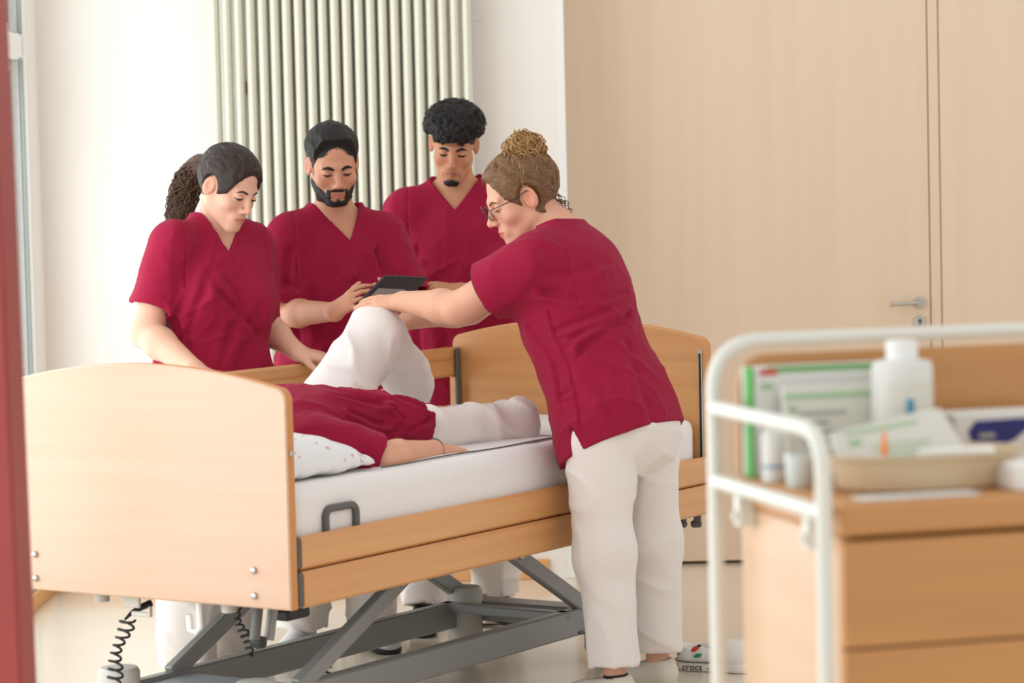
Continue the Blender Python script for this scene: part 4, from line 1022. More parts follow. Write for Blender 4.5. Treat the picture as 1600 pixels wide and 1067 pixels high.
# ---- man with curly hair ---------------------------------------------------------
def build_curly():
    F = nrm(V3(-.08, -1, 0)); Y = 9.32
    T = Torso(at(732, 668, Y), at(712, 278, Y), F, std_sec(1.16, 1.02))
    Hc = at(709, 225, 9.24); R = head_frame(V3(-.05, -1, 0), math.radians(25), math.radians(5))
    def bmask(p):
        x, y, z = np.abs(p[:, 0]), p[:, 1], p[:, 2]
        g = blob(np.stack([x, y * 0, z], 1), (0, 0, -.112), (.027, 1, .019), .35) * (y > .035)
        mst = blob(np.stack([x, y * 0, z], 1), (0.006, 0, -.0575), (.022, 1, .0035), .5) * (y > .07) * .40
        side = blob(np.stack([x, y * 0, z], 1), (.028, 0, -.085), (.004, 1, .018), .6) * (y > .05) * .40
        return np.maximum(np.maximum(g, mst), side)
    sp = dict(base=at(716, 668, Y) * V3(1, 1, 0), torso=T, head_c=Hc, head_R=R, head_s=1.0, face=dict(jaw=.97, nose=1.12, lip=1.25), neck_r=.056,
              skin=SK_T, blush=np.array(srgb(160, 88, 66)), lip=np.array(srgb(160, 92, 80)), brow_mat=H_black, brow=1.15, lash=1.2, pelvis=at(716, 660, Y), fold=.010, phic=5, creases=[([(-37, .62), (-40, .45), (-36, .28)], .009, .012), ([(-16, .52), (-12, .30)], .007, .014), ([(16, .55), (14, .32)], .007, .014), ([(40, .60), (34, .42)], .008, .012), ([(-25, .58), (-5, .52)], .005, .012)], seed=3, vneck=(.11, .115, 0.0, .075), wrap=(0, .0),
              stubble=(np.array(srgb(40, 28, 24)), .8), beard_mask=bmask, beard=(H_black, .004))
    SR, ER, WR = at(636, 332, 9.32), at(624, 455, 9.36), at(650, 560, 9.34)
    SL, EL, WL = at(790, 334, 9.32), at(806, 470, 9.22), at(722, 455, 9.08)
    sp['arms'] = [dict(S=SR, E=ER, W=WR, hd=nrm(V3(.1, .0, -1)), hn=nrm(V3(-.8, -.3, 0)), right=True, sleeve=.9, sr=(.084, .080), fine=False),
                  dict(S=SL, E=EL, W=WL, hd=nrm(V3(-.9, -.25, .08)), hn=nrm(V3(-.1, -.6, .8)), right=False, sleeve=.8, sr=(.084, .080), hand=dict(curls=(.35, .4, .5, .55)))]
    sp['legs'] = [dict(H=at(672, 690, 9.32), K=at(668, 840, 9.30), A=V3(at(664, 930, 9.24)[0], 9.24, .085), toe=(.0, -1), pr=(.112, .098, .082), hem=1.01, shoe=(SHOE_B, SOLE_D, 'sneaker')),
                  dict(H=at(762, 690, 9.34), K=at(766, 840, 9.42), A=V3(at(776, 910, 9.5)[0], 9.5, .085), toe=(.25, -.95), pr=(.112, .098, .082), hem=1.01, shoe=(SHOE_B, SOLE_D, 'sneaker'))]
    root, q = person('man with black curly hair and goatee in red scrubs behind nurse', sp)
    rg = np.random.RandomState(9); sph = []
    for i in range(900):
        v = nrm(rg.randn(3)); c = V3(0, .006, .078) + v * V3(.098, .106, .070)
        if c[2] < .050 + .012 * math.sin(c[0] * 90 + 1) and c[1] > -.05: continue
        if c[2] < .0: continue
        sph.append((c * V3(.985, .985, 1), .0065 + .006 * rg.rand()))
    fl = Fld((-.14, -.16, -.13), (.14, .16, .19), .0036)
    def base(x, y, z):
        d = ellip(x, y, z, (0, .004, .080), (.096, .104, .068))
        s = ellip(x, y, z, (0, -.012, .036), (.0765, .0985, .086)); s = smax(s, cap_region(x, y, z, (0, .108, -.03), (.082, .105, .1), .5, -.022), .004)
        d = smax(d, .042 - z - np.clip(-y - .02, 0, .1) * .5, .012)
        return smin(d, s, .01)
    fl.add(base, (-.13, -.15, -.12), (.13, .15, .18), 0)
    for c, r in sph: fl.cap(c, c + V3(0, 0, .001), r, None, .004)
    P, Q = fl.nets()
    fast_mesh('hair', np.asarray(Hc) + sp['head_s'] * (P @ R.T), Q, H_afro, root)
    cl = MB()
    for c, r in sph[::2]:
        o = Hc + R @ (c + nrm(c - V3(0, 0, .05)) * .006); ex = nrm(rg.randn(3)); ey = nrm(np.cross(ex, rg.randn(3))); rr = .006 + .005 * rg.rand()
        cl.tube(arc(o, rr, 0, 4.6, 8, ex, ey), .0013, 3)
    cl.build('curls', H_afro, root)
    return root

# ---- nurse bending over the bed ----------------------------------------------------
def build_nurse():
    F = nrm(V3(-.84, .55, 0))
    hem, neck = at(976, 708, 7.86), at(877, 352, 7.99)
    sec = [(0, .226, .172, .000), (.2, .214, .166, -.004), (.40, .190, .152, .010), (.56, .186, .166, .032), (.72, .186, .164, .022), (.84, .172, .130, .002), (.92, .136, .088, -.012), (.965, .098, .066, -.008), (1.0, .076, .056, 0)]
    T = Torso(hem, neck, F, sec, 2.3)
    Hc = at(815, 307, 8.00); R = head_frame(V3(-.98, -.17, 0), math.radians(23), math.radians(0))
    sp = dict(base=V3(hem[0], hem[1], 0), torso=T, head_c=Hc, head_R=R, head_s=1.09, face=dict(jaw=.98, nose=1.06, lip=.85), neck_r=.054, neck_b=at(872, 362, 7.99),
              skin=SK_N, blush=np.array(srgb(214, 124, 100)), lip=np.array(srgb(200, 104, 96)), brow_mat=H_brown, brow=.8, lash=.9, pelvis=at(978, 672, 7.87), fold=.009, seed=4, vneck=(.10, .07, 0, .066), wrap=(0, 0),
              fold_sk=-1.0, fold_x=9, hem_cut=(.025, 0, -.15), ntilt=.7, hip_r=.135, leg_k=.004, pfold=.009,
              phic=123, creases=[([(100, .385), (125, .39), (155, .405)], .008, .009), ([(112, .35), (150, .365)], .007, .008), ([(182, .385), (150, .35), (128, .325), (116, .305)], .011, .010),
                       ([(98, .50), (128, .455)], .008, .010), ([(97, .44), (99, .30), (94, .08)], .005, .005), ([(150, .44), (190, .455)], .006, .009), ([(112, .24), (124, .18), (126, .10)], .005, .014),
                       ([(165, .30), (158, .16), (160, .04)], .006, .014), ([(70, .42), (84, .34), (78, .18)], .007, .010), ([(110, .54), (140, .53), (170, .55)], .005, .012), ([(78, .20), (92, .20)], .005, .006)],
              side_slit=(84, .030, .105))
    SL, EL, WL = at(838, 410, 7.84), at(716, 482, 7.95), at(630, 471, 8.10)
    SR, ER, WR = at(856, 402, 8.16), at(735, 482, 8.22), at(655, 497, 8.24)
    kd = nrm(on_bed(560, 474, -.62) - WL)
    sp['arms'] = [dict(S=SL, E=EL, W=WL, hd=nrm(V3(-.92, .25, -.06)), hn=nrm(V3(-.05, -.55, .85)), right=False, sleeve=.60, sr=(.086, .088), sk=.06, r=(.058, .050, .049, .031), hand=dict(curls=(.18, .2, .22, .25), thumb=(.55, .2), spread=.7)),
                  dict(S=SR, E=ER, W=WR, hd=nrm(V3(-.85, .1, -.25)), hn=nrm(V3(.2, .6, -.6)), right=True, sleeve=.55, sr=(.086, .088), r=(.056, .048, .046, .030), hand=dict(curls=(.35, .4, .4, .4), thumb=(.8, .2)))]
    sp['legs'] = [dict(H=at(938, 690, 7.76), K=at(944, 860, 7.75), A=at(962, 1060, 7.74), toe=(-.92, .38), pr=(.100, .083, .076), hem=.885, shoe=(SHOE_W, SHOE_WS, 'sneaker', .26), sock=SOCK_B),
                  dict(H=at(1008, 690, 7.97), K=at(1018, 850, 7.99), A=at(1028, 1040, 8.0), toe=(-.80, .25), pr=(.100, .080, .074), hem=.86, shoe=(SHOE_W, SHOE_WS, 'sneaker', .26), sock=SOCK_B)]
    root, q = person('nurse with blond bun and glasses in red scrubs bending over bed', sp)
    hair_shell(sp, H_brown, root, lambda x, y, z: cap_region(x, y, z, (0, .100, -.040), (.080, .086, .122), .95, -.042), .011,
               extra=lambda x, y, z: ellip(x, y, z, (0, -.055, .100), (.050, .050, .040)),
               noise=lambda x, y, z: (.0022 * np.sin(y * 150 - z * 90 + 10 * vnoise(x * 30, y * 25, z * 25))).astype(f32))
    swept(sp, root, (0, -.055, .125), [H_brown, H_blond, H_brown], 170, lambda p: .062 if p[1] > .03 else (.022 if p[1] > -.035 else -.035), 22, .0148)
    rg = np.random.RandomState(12); bn = MB(); bc = V3(0, -.055, .110)
    def hw(l): return Hc + sp['head_s'] * (R @ np.asarray(l, float))
    bn.lathe(hw(bc), R @ V3(0, -.3, 1), [(.0, -.050), (.030, -.044), (.050, -.02), (.054, 0), (.048, .025), (.028, .045), (0, .052)], 18)
    for i in range(420):
        v = nrm(rg.randn(3)); o = bc + v * V3(.054, .054, .050) * (.80 + .28 * rg.rand()); ex = nrm(np.cross(v, rg.randn(3))); ey = nrm(np.cross(v, ex) + v * .8 * rg.randn()); rr = .008 + .012 * rg.rand()
        bn.tube([hw(p) for p in arc(o, rr, rg.rand() * 6, rg.rand() * 6 + 3.5 + 2 * rg.rand(), 11, ex, ey)], .0017, 4)
    bn.build('hair_bun', H_blond, root)
    st = MB()
    for i in range(46):   # loose curls at nape and temple
        y0, z0 = (-.098 + .03 * rg.rand(), -.02 - .06 * rg.rand()) if i < 30 else (-.08 + .06 * rg.rand(), .09 - .05 * rg.rand()); x0 = rg.uniform(-.055, .055) if i < 30 else rg.uniform(-.06, .06)
        p = V3(x0, y0, z0); pts = []; ph = rg.rand() * 6; dr = V3(rg.uniform(-.3, .3), -.15 - .35 * rg.rand(), -.8) if i < 30 else V3(rg.uniform(-.5, .5), rg.uniform(-.2, .5), .6)
        for k in range(12): pts.append(hw(p + dr * .0045 * k + V3(math.sin(k * .9 + ph), math.cos(k * .9 + ph), 0) * .005 * min(1, k / 4)))
        st.tube(pts, .0013, 4)
    lo_ = st.build('loose_curls', H_brown, root); lo_['kind'] = 'stuff'
    a0 = sp['arms'][0]; D = nrm(np.asarray(a0['E']) - np.asarray(a0['S'])); e0 = np.asarray(a0['S']) + (np.asarray(a0['E']) - np.asarray(a0['S'])) * a0['sleeve']
    cx1 = nrm(np.cross(D, EZ)); cx2 = np.cross(D, cx1)
    MB().tube(arc(e0 + D * .001, a0['sr'][1] - .006, 0, 6.2832 * 29 / 30, 30, cx1, cx2), .0042, 6, closed=True).build('cuff_trim', mat('cuff_lining', srgb(78, 26, 44), .8), root)
    MB().lathe(e0 - D * .012 + (-cx1 * .55 if (cx1[1] > 0) else cx1 * .55) * (a0['sr'][1] + .0) + cx2 * .0, -cx1 if cx1[1] > 0 else cx1, [(.005, 0), (.005, .002)], 12).build('cuff_button', M_white, root)
    # glasses
    gb = q['bvh']; rim = MB(); fr_m = mat('glasses_frame', srgb(70, 60, 56), .35, metal=.4)
    g = None
    for sgn in (-1, 1):
        pts = []
        for a in np.linspace(0, 2 * math.pi, 22, endpoint=False):
            lx = sgn * .0345 + .0250 * math.cos(a) * (1 - .06 * math.sin(a)); lz = -.003 + .0205 * math.sin(a); ly = .112 - .25 * max(0, abs(lx) - .03) - .05 * (lz < -.01) * .1
            pts.append(hw((lx, ly, lz)))
        rim.tube(pts, .0015, 6, closed=True)
        rim.tube([hw((sgn * .059, .1050, .004)), hw((sgn * .067, .098, .006)), hw((sgn * .0785, .03, .006)), hw((sgn * .083, -.004, .016)), hw((sgn * .082, -.022, .002)), hw((sgn * .081, -.028, -.012))], .0016, 6)
    rim.tube([hw((-.0115, .112, .0)), hw((0, .115, .004)), hw((.0115, .112, .0))], .0013, 6)
    gl = rim.build('glasses', fr_m, root)
    for sgn in (-1, 1):
        lens = MB(); pts = [hw((sgn * .0345 + .0240 * math.cos(a), .1118 - .25 * max(0, abs(sgn * .0345 + .0240 * math.cos(a)) - .03), -.003 + .0195 * math.sin(a))) for a in np.linspace(0, 2 * math.pi, 22, endpoint=False)]
        fwd = R @ V3(0, .0012, 0); lens.add(list(pts) + [p + fwd for p in pts], [tuple(range(22)), tuple(range(43, 21, -1))] + [(i, (i + 1) % 22, (i + 1) % 22 + 22, i + 22) for i in range(22)])
        o = lens.build('lens', M_glass); o.parent = gl
    return root

# ---- patient lying on the bed ---------------------------------------------------------
def build_patient():
    hem, neck = bed(-.46, 1.06, .865), bed(-.46, .36, .865)
    sec = [(0, .206, .076, -.024), (.2, .206, .084, -.016), (.45, .194, .096, .0), (.64, .195, .104, .012), (.78, .186, .100, .004), (.86, .168, .088), (.925, .122, .07), (.97, .086, .06), (1.0, .074, .056)]
    T = Torso(hem, neck, EZ, sec, 2.4)
    Hc = bed(-.46, .215, .905); R = frame(EZ, -B_V)
    sp = dict(base=bed(-.46, 1.0, .77), torso=T, head_c=Hc, head_R=R, head_s=1.0, face={}, neck_r=.05, skin=np.array(srgb(222, 168, 138)), blush=BL, lip=LIP_F, brow_mat=H_dark, pelvis=bed(-.46, .93, .84),
              fold=.012, seed=6, vneck=(.10, .08, 0, .066), wrap=(0, 0), fold_sk=5, fold_x=14, pfold=.012, pfs=(9, 9, 3), hip_r=.070, hem_cut=(.135, -.43, 0),
              phic=-75, creases=[([(-50, .25), (-78, .19), (-96, .21), (-104, .26)], .017, .014), ([(-40, .44), (-58, .27)], .010, .013), ([(-70, .42), (-88, .31), (-92, .24)], .010, .012), ([(-35, .16), (-62, .06)], .010, .014), ([(-100, .16), (-80, .08)], .009, .012), ([(-20, .36), (-45, .22)], .009, .015)])
    SR, ER, WR = bed(-.255, .45, .845), bed(-.130, .58, .795), bed(-.145, .86, .786)
    SL, EL, WL = bed(-.665, .47, .85), bed(-.77, .72, .81), bed(-.73, .95, .80)
    sp['arms'] = [dict(S=SR, E=ER, W=WR, hd=nrm(B_V * .98 + B_U * .05 - EZ * .1), hn=EZ, right=True, sleeve=.98, sr=(.072, .062), r=(.044, .040, .038, .026), hand=dict(curls=(.15, .15, .18, .2), thumb=(.4, .15), spread=.5)),
                  dict(S=SL, E=EL, W=WL, hd=nrm(B_V * .9 - B_U * .2 - EZ * .1), hn=EZ, right=False, sleeve=.8, sr=(.072, .070), fine=False)]
    sp['legs'] = [dict(H=bed(-.36, .98, .812), K=bed(-.225, 1.39, .808), A=bed(-.60, 1.60, .805), toe=tuple(nrm(B_V * .5 - B_U * .8)), foot_dn=(0, 0, 0), r=(.072, .05, .04, .03), pr=(.076, .064, .044), hem=.97),
                  dict(H=bed(-.58, .92, .865), K=bed(-.62, 1.235, 1.082), A=on_bed(649, 606, -.68), toe=tuple(-B_U * .9 + B_V * .1), foot_dn=(0, 0, -.03), pr=(.106, .080, .066), hem=1.0)]
    root, q = person('patient in red tunic and white trousers lying with one knee raised', sp)
    hair_shell(sp, H_dark, root, lambda x, y, z: cap_region(x, y, z, (0, .105, -.045), (.078, .082, .128), .55, -.035), .010)
    MB().tube([WR + nrm(WR - ER) * .0 + p for p in arc((0, 0, 0), .031, 0, 6.2, 18, B_U, EZ)], .002, 6, closed=True).build('bracelet', M_dark, root)
    return root

build_woman(); build_bearded(); build_curly(); build_nurse(); build_patient()

# ------------------------------------------------------------------ bedding
def soft_box(u0, u1, v0, v1, z0, z1, r, nz=6, step=.03, noise=.0):
    fl = Fld((-r + 0, -r, z0 - .05), (u1 - u0 + r, v1 - v0 + r, z1 + .06), .016)
    cx, cy, cz = (u1 - u0) / 2, (v1 - v0) / 2, (z0 + z1) / 2
    def f(x, y, z):
        qx, qy, qz = np.abs(x - cx) - (cx - r), np.abs(y - cy) - (cy - r), np.abs(z - cz) - ((z1 - z0) / 2 - r)
        d = np.sqrt(np.maximum(qx, 0) ** 2 + np.maximum(qy, 0) ** 2 + np.maximum(qz, 0) ** 2) + np.minimum(np.maximum(np.maximum(qx, qy), qz), 0) - r
        return d + (noise * (ridge(x * 7, y * 6, z * 5) ** 3 - .4)).astype(f32)
    fl.add(f, (0, 0, z0), (u1 - u0, v1 - v0, z1), 0); P, Q = fl.nets()
    W_ = np.array(V3(BX, BY, 0)) + np.outer(P[:, 0] + u0, B_U) + np.outer(P[:, 1] + v0, B_V) + np.outer(P[:, 2], EZ)
    return W_, Q
P, Q = soft_box(-.955, -.030, .06, 2.165, .597, .768, .035, noise=.002)
tag(fast_mesh('mattress', P, Q, M_sheet), 'thick mattress in white fitted sheet lying on the care bed', 'mattress')
# draw sheet with dark piped edge
ds = MB(); N = 24
def dsz(u, v): return .772 + .002 * math.sin(v * 13) * math.sin(u * 9)
dv0, dv1, du0, du1 = .52, 1.44, -.90, -.085
vs = []; fs = []
for i in range(N + 1):
    for j in range(N + 1):
        u = du0 + (du1 - du0) * i / N; v = dv0 + (dv1 - dv0) * j / N; vs.append(bed(u, v, dsz(u, v)))
for i in range(N):
    for j in range(N): a = i * (N + 1) + j; fs.append((a, a + N + 1, a + N + 2, a + 1))
top = len(vs); vs += [p - V3(0, 0, .004) for p in vs[:top]]; fs += [tuple(q + top for q in f[::-1]) for f in fs[:]]
ring = [i * (N + 1) for i in range(N + 1)] + [N * (N + 1) + j for j in range(1, N + 1)] + [i * (N + 1) + N for i in range(N - 1, -1, -1)] + [j for j in range(N - 1, 0, -1)]
fs += [(ring[i], ring[(i + 1) % len(ring)], ring[(i + 1) % len(ring)] + top, ring[i] + top) for i in range(len(ring))]
ds.add(vs, fs); dso = tag(ds.build('draw_sheet', M_sheet), 'white draw sheet with thin dark piped edge lying across the mattress', 'sheet')
pp = MB().tube([bed(du1, v, dsz(du1, v) + .0005) for v in np.linspace(dv0, dv1, 30)], .0022, 6); pp.tube([bed(u, dv1, dsz(u, dv1) + .0005) for u in np.linspace(du0, du1, 30)], .002, 6)
po = pp.build('piping', M_dark); po.parent = dso
# pillow
fl = Fld((-.40, -.27, -.12), (.40, .27, .14), .009)
def pf_(x, y, z):
    ex = np.clip(1 - np.abs(x / .36) ** 3.2, 0, 1) * np.clip(1 - np.abs(y / .225) ** 3.0, 0, 1); h = .098 * ex ** .5 + .0
    h = h - .045 * np.exp(-((x / .13) ** 2 + ((y + .02) / .16) ** 2))
    h = np.where(z < 0, h * .35, h); d = (np.abs(z + .0) - h) * .7; d = np.maximum(d, np.maximum(np.abs(x) - .36, np.abs(y) - .225))
    return d + (.006 * (ridge(x * 12 + y * 8, y * 14, z * 8) ** 3 - .4)).astype(f32)
fl.add(pf_, (-.38, -.25, -.1), (.38, .25, .11), 0); P, Q = fl.nets()
ctr = bed(-.44, .265, .790); W_ = ctr + np.outer(P[:, 0], B_U) + np.outer(P[:, 1], B_V) + np.outer(P[:, 2], EZ)
M_pillow = mat('pillow_case', srgb(232, 231, 229), .9, .1)
pil = tag(fast_mesh('pillow', W_, Q, M_pillow), 'white pillow with small red sprig print behind the head board', 'pillow')
bv = BVHTree.FromPolygons([Vector(p) for p in W_.tolist()], Q.tolist()); rg = random.Random(5); fl_m = mat('red_print', srgb(222, 168, 170), .9)
pr = MB()
for i in range(34):
    u, v, z = rg.uniform(-.5, -.07), rg.uniform(.06, .47), .0
    o = bed(rg.uniform(-.55, -.09), rg.uniform(.06, .47), 1.0) if i % 2 else bed(.1, rg.uniform(.08, .45), rg.uniform(.79, .90))
    d = Vector((0, 0, -1)) if i % 2 else Vector(-B_U); h = bv.ray_cast(Vector(o), d)
    if h[0] is None: continue
    n_ = np.array(h[1]); p = np.array(h[0]) + n_ * .0004; x = nrm(np.cross(n_, V3(.3, .7, .2))); y = np.cross(n_, x)
    for k in range(3):
        a = rg.uniform(0, 6.28); c = p + (x * math.cos(a) + y * math.sin(a)) * .004
        pr.add([c + (x * math.cos(b) * .0045 + y * math.sin(b) * .0025) for b in np.linspace(0, 6.28, 7)[:-1]] + [c + n_ * .0005], [(i_, (i_ + 1) % 6, 6) for i_ in range(6)])
fo = pr.build('sprig_print', fl_m); fo.parent = pil; fo['kind'] = 'stuff'

# ------------------------------------------------------------------ tablet
tl, trr, bl = at(601, 431, 8.36), at(668, 434, 8.46), at(553, 480, 8.46)
ex = trr - tl; ey = bl - tl; ey = ey; nz = nrm(np.cross(ex, ey)); nz = nz if nz[1] < 0 else -nz
tab = thing('tablet', 'black tablet in a folio case held above the raised knee', 'tablet', tuple((trr + bl) / 2))
put(MB().box(tl + nz * -.005, ex, ey, nz * .010, .003).build('case', M_black), tab)
put(MB().box(tl + nz * .005 + ex * .09 + ey * .34, ex * .62, ey * .5, nz * .0006).build('screen', mat('tablet_screen', srgb(150, 144, 136), .15, .6)), tab)

# ------------------------------------------------------------------ clog on the floor
ck_c = at(1066, 1046, 8.36); ck_c[2] = 0
clog = thing('clog', 'white foam clog with coloured charms on floor behind the trolley', 'shoe', tuple(ck_c))
M_clog = mat('white_foam', srgb(236, 232, 224), .55)
cdir = nrm(V3(.94, -.34, 0)); cx_ = np.cross(cdir, EZ); CR = np.stack([cx_, cdir, EZ], 1); heel = ck_c + cdir * -.012 - cx_ * .0
fl = Fld((-.075, -.03, -.01), (.075, .30, .14), .0048)
def cf(x, y, z):
    d = smin(capsule(x, y, z, (0, .05, .045), (0, .20, .045), .052, .056), ellip(x, y, z, (0, .19, .045), (.062, .085, .055)), .02)
    d = np.maximum(d, -(z - .012)); d = smax(d, z - (.095 - .0 * y), .01)
    d = smax(d, -smin(capsule(x, y, z, (0, .055, .16), (0, .055, .055), .040), capsule(x, y, z, (0, .10, .16), (0, .11, .06), .040), .02), .008)
    return d
fl.add(cf, (-.07, -.02, 0), (.07, .28, .12), 0); P, Q = fl.nets(); tr_ = lambda P: heel + np.asarray(P) @ CR.T
fast_mesh('upper', tr_(P), Q, M_clog, clog)
fl = Fld((-.08, -.03, -.01), (.08, .30, .05), .0048)
fl.add(lambda x, y, z: smax(np.minimum(capsule(x, y, z * 0, (0, .05, 0), (0, .15, 0), .055, .056), capsule(x, y, z * 0, (0, .15, 0), (.0, .205, 0), .058, .066)), np.abs(z - .015) - .015, .008), (-.075, -.02, 0), (.075, .29, .035), 0)
P, Q = fl.nets(); fast_mesh('sole', tr_(P), Q, M_clog, clog)
put(MB().tube([tr_([(sx_ * .058 if abs(sx_) > .2 else sx_ * .05, yy, .031)])[0] for sx_, yy in [(-1, .16), (-1, .10), (-1, .05), (-.75, .01), (-.3, -.006), (.3, -.006), (.75, .01), (1, .05), (1, .12)]], .0022, 6).build('sole_groove', M_dark), clog)
def ctext(body, size, o, ex, ey, m, name, parent, depth=.0008):
    c = bpy.data.curves.new(name, 'FONT'); c.body = body; c.size = size; c.extrude = depth; c.resolution_u = 3; c.align_x = 'LEFT'
    t = bpy.data.objects.new(name, c); COL.objects.link(t); dg = bpy.context.evaluated_depsgraph_get(); me = bpy.data.meshes.new_from_object(t.evaluated_get(dg)); bpy.data.objects.remove(t)
    me.materials.clear(); me.materials.append(m); o_ = bpy.data.objects.new(name, me); COL.objects.link(o_)
    ex, ey = nrm(ex), nrm(ey); ez = np.cross(ex, ey); o_.matrix_world = Matrix(((ex[0], ey[0], ez[0], o[0]), (ex[1], ey[1], ez[1], o[1]), (ex[2], ey[2], ez[2], o[2]), (0, 0, 0, 1)))
    if parent is not None:
        L = Vector(parent.location); q = parent.parent
        while q is not None: L += Vector(q.location); q = q.parent
        o_.parent = parent; o_.location = Vector(o_.location) - L
    return o_
ctext('crocs', .030, tr_([(.0585, .028, .006)])[0], cdir, EZ, mat('black_print', srgb(26, 24, 26), .6), 'lettering', clog)
ctext('-', .030, tr_([(.0595, .108, .006)])[0], cdir, EZ, MATS['black_print'], 'lettering', clog)
put(MB().lathe(tr_([(.056, .018, .055)])[0], cx_, [(.004, 0), (.004, .004)], 10).build('strap_rivet', M_dark), clog)
red_c, teal_c = mat('red_charm', srgb(206, 54, 40), .4), mat('teal_charm', srgb(44, 132, 112), .4)
def leafch(y, z, a, l, w_, m, nm):
    c = tr_([(.052, y, z)])[0]; ex_ = cdir * math.cos(a) + EZ * math.sin(a); ey_ = -cdir * math.sin(a) + EZ * math.cos(a); n = 12
    out = [c + ex_ * math.cos(t) * l + ey_ * math.sin(t) * w_ for t in np.linspace(0, 6.28, n + 1)[:-1]]
    MB().add([p for p in out] + [p + cx_ * .007 for p in out] + [c + cx_ * .012], [tuple(range(n))] + [(i, (i + 1) % n, (i + 1) % n + n, i + n) for i in range(n)] + [(i + n, (i + 1) % n + n, 2 * n) for i in range(n)]).build(nm, m, clog)
leafch(.072, .074, .6, .015, .007, red_c, 'charm'); leafch(.085, .083, .2, .006, .004, M_black, 'charm'); leafch(.080, .052, .25, .013, .006, teal_c, 'charm')

# ------------------------------------------------------------------ TROLLEY
TH = math.radians(15); T_D = V3(-math.sin(TH), math.cos(TH), 0); T_W = V3(math.cos(TH), math.sin(TH), 0)
T0 = at(1287, 800, 4.0); T0 = V3(T0[0], T0[1], 0); TW, TDp = .72, .49
def tr(w_, d, z): return T0 + T_W * w_ + T_D * d + V3(0, 0, z)
def tbox(w0, w1, d0, d1, z0, z1, bev=.003): return MB().box(tr(w0, d0, z0), T_W * (w1 - w0), T_D * (d1 - d0), EZ * (z1 - z0), bev)
tro = thing('care_trolley', 'beech care trolley with white tube frame in right foreground', 'trolley', tuple(tr(.36, .25, 0)))
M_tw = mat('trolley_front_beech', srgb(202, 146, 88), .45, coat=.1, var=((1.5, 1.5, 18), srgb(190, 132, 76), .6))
M_ts_lit = mat('trolley_side_beech_lit', srgb(220, 184, 150), .45, coat=.2, var=((1.5, 1.5, 18), srgb(214, 175, 139), .6))  # same beech as the front, window light on the side painted in
M_tube = mat('white_tube_lacquer', srgb(228, 228, 218), .35)
ZT_, Z1, Z2 = 1.033, 1.145, 1.255
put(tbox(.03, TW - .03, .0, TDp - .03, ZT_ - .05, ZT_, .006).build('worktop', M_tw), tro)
put(tbox(.035, .055, .03, TDp - .03, .16, ZT_ - .051).build('side_panel', M_ts_lit), tro)
put(tbox(TW - .055, TW - .035, .03, TDp - .03, .16, ZT_ - .051).build('side_panel', M_ts_lit), tro)
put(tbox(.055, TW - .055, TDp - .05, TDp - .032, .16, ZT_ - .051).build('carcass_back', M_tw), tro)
put(tbox(.055, TW - .055, .04, TDp - .05, .16, .18).build('bottom_shelf', M_tw), tro)
for (za, zb_) in ((.812, .975), (.600, .808), (.388, .596), (.176, .384)):
    dr = put(tbox(.036, TW - .036, .012, .032, za, zb_, .002).build('drawer', M_tw), tro)
    zc_ = (za + zb_) / 2
    h_ = MB().tube([tr(.30, .012, zc_), tr(.30, -.015, zc_), tr(.31, -.022, zc_), tr(.41, -.022, zc_), tr(.42, -.015, zc_), tr(.42, .012, zc_)], .005, 8).build('drawer_pull', M_chrome) if za < .5 else None
    if h_: put(h_, dr)
# back board
out = [(.035, ZT_ - .0), (TW - .035, ZT_ - .0)] + [(TW - .035 - .04 + .04 * math.cos(a), Z2 - .062 + .04 * math.sin(a)) for a in np.linspace(0, 1.57, 6)] + [(.035 + .05 - .05 * math.sin(a), Z2 - .072 + .05 * math.cos(a)) for a in np.linspace(0, 1.57, 6)]
put(MB().prism(out, tr(0, TDp - .028, 0), T_W, EZ, T_D * .018).build('back_board', M_tw), tro)
RT = .0125
def round_path(pts, r=.06, n=6):
    o = [np.asarray(pts[0])]
    for i in range(1, len(pts) - 1):
        a, b, c = map(np.asarray, (pts[i - 1], pts[i], pts[i + 1])); d1, d2 = nrm(a - b), nrm(c - b); p, q = b + d1 * r, b + d2 * r
        for t in np.linspace(0, 1, n): o.append((1 - t) ** 2 * p + 2 * t * (1 - t) * b + t * t * q)
    o.append(np.asarray(pts[-1])); return o
put(MB().tube(round_path([tr(0, TDp, .09), tr(0, TDp, Z2), tr(TW, TDp, Z2), tr(TW, TDp, .09)], .085, 9), RT, 16).build('frame_tube', M_tube), tro)
for w_ in (0, TW):
    put(MB().tube(round_path([tr(w_, 0, .09), tr(w_, 0, Z1), tr(w_, TDp, Z1)], .075, 9), RT, 16).build('frame_tube', M_tube), tro)
    put(MB().tube([tr(w_, 0, 1.022), tr(w_, TDp, 1.022)], RT, 16).build('frame_bar', M_tube), tro)
    for d in (.09, .40):
        b_ = put(tbox(w_ + .004 if w_ == 0 else w_ - .036, w_ + .036 if w_ == 0 else w_ - .004, d - .012, d + .012, .955, 1.012, .003).build('frame_bracket', M_tube), tro)
        put(MB().lathe(tr(w_ + (.004 if w_ == 0 else -.004), d, .972), -T_W if w_ == 0 else T_W, [(.009, 0), (.007, .005)], 12).build('bracket_screw', M_chrome), b_)
    for d in (0, TDp):
        cs_ = put(MB().lathe(tr(w_, d, .036) - T_D * .011, T_D, [(.030, 0), (.036, .004), (.036, .018), (.030, .022)], 20).build('castor', M_dark), tro)
        put(MB().tube([tr(w_, d, .036) + T_W * .0, tr(w_, d, .095)], .010, 8).build('castor_stem', M_chrome), tro)
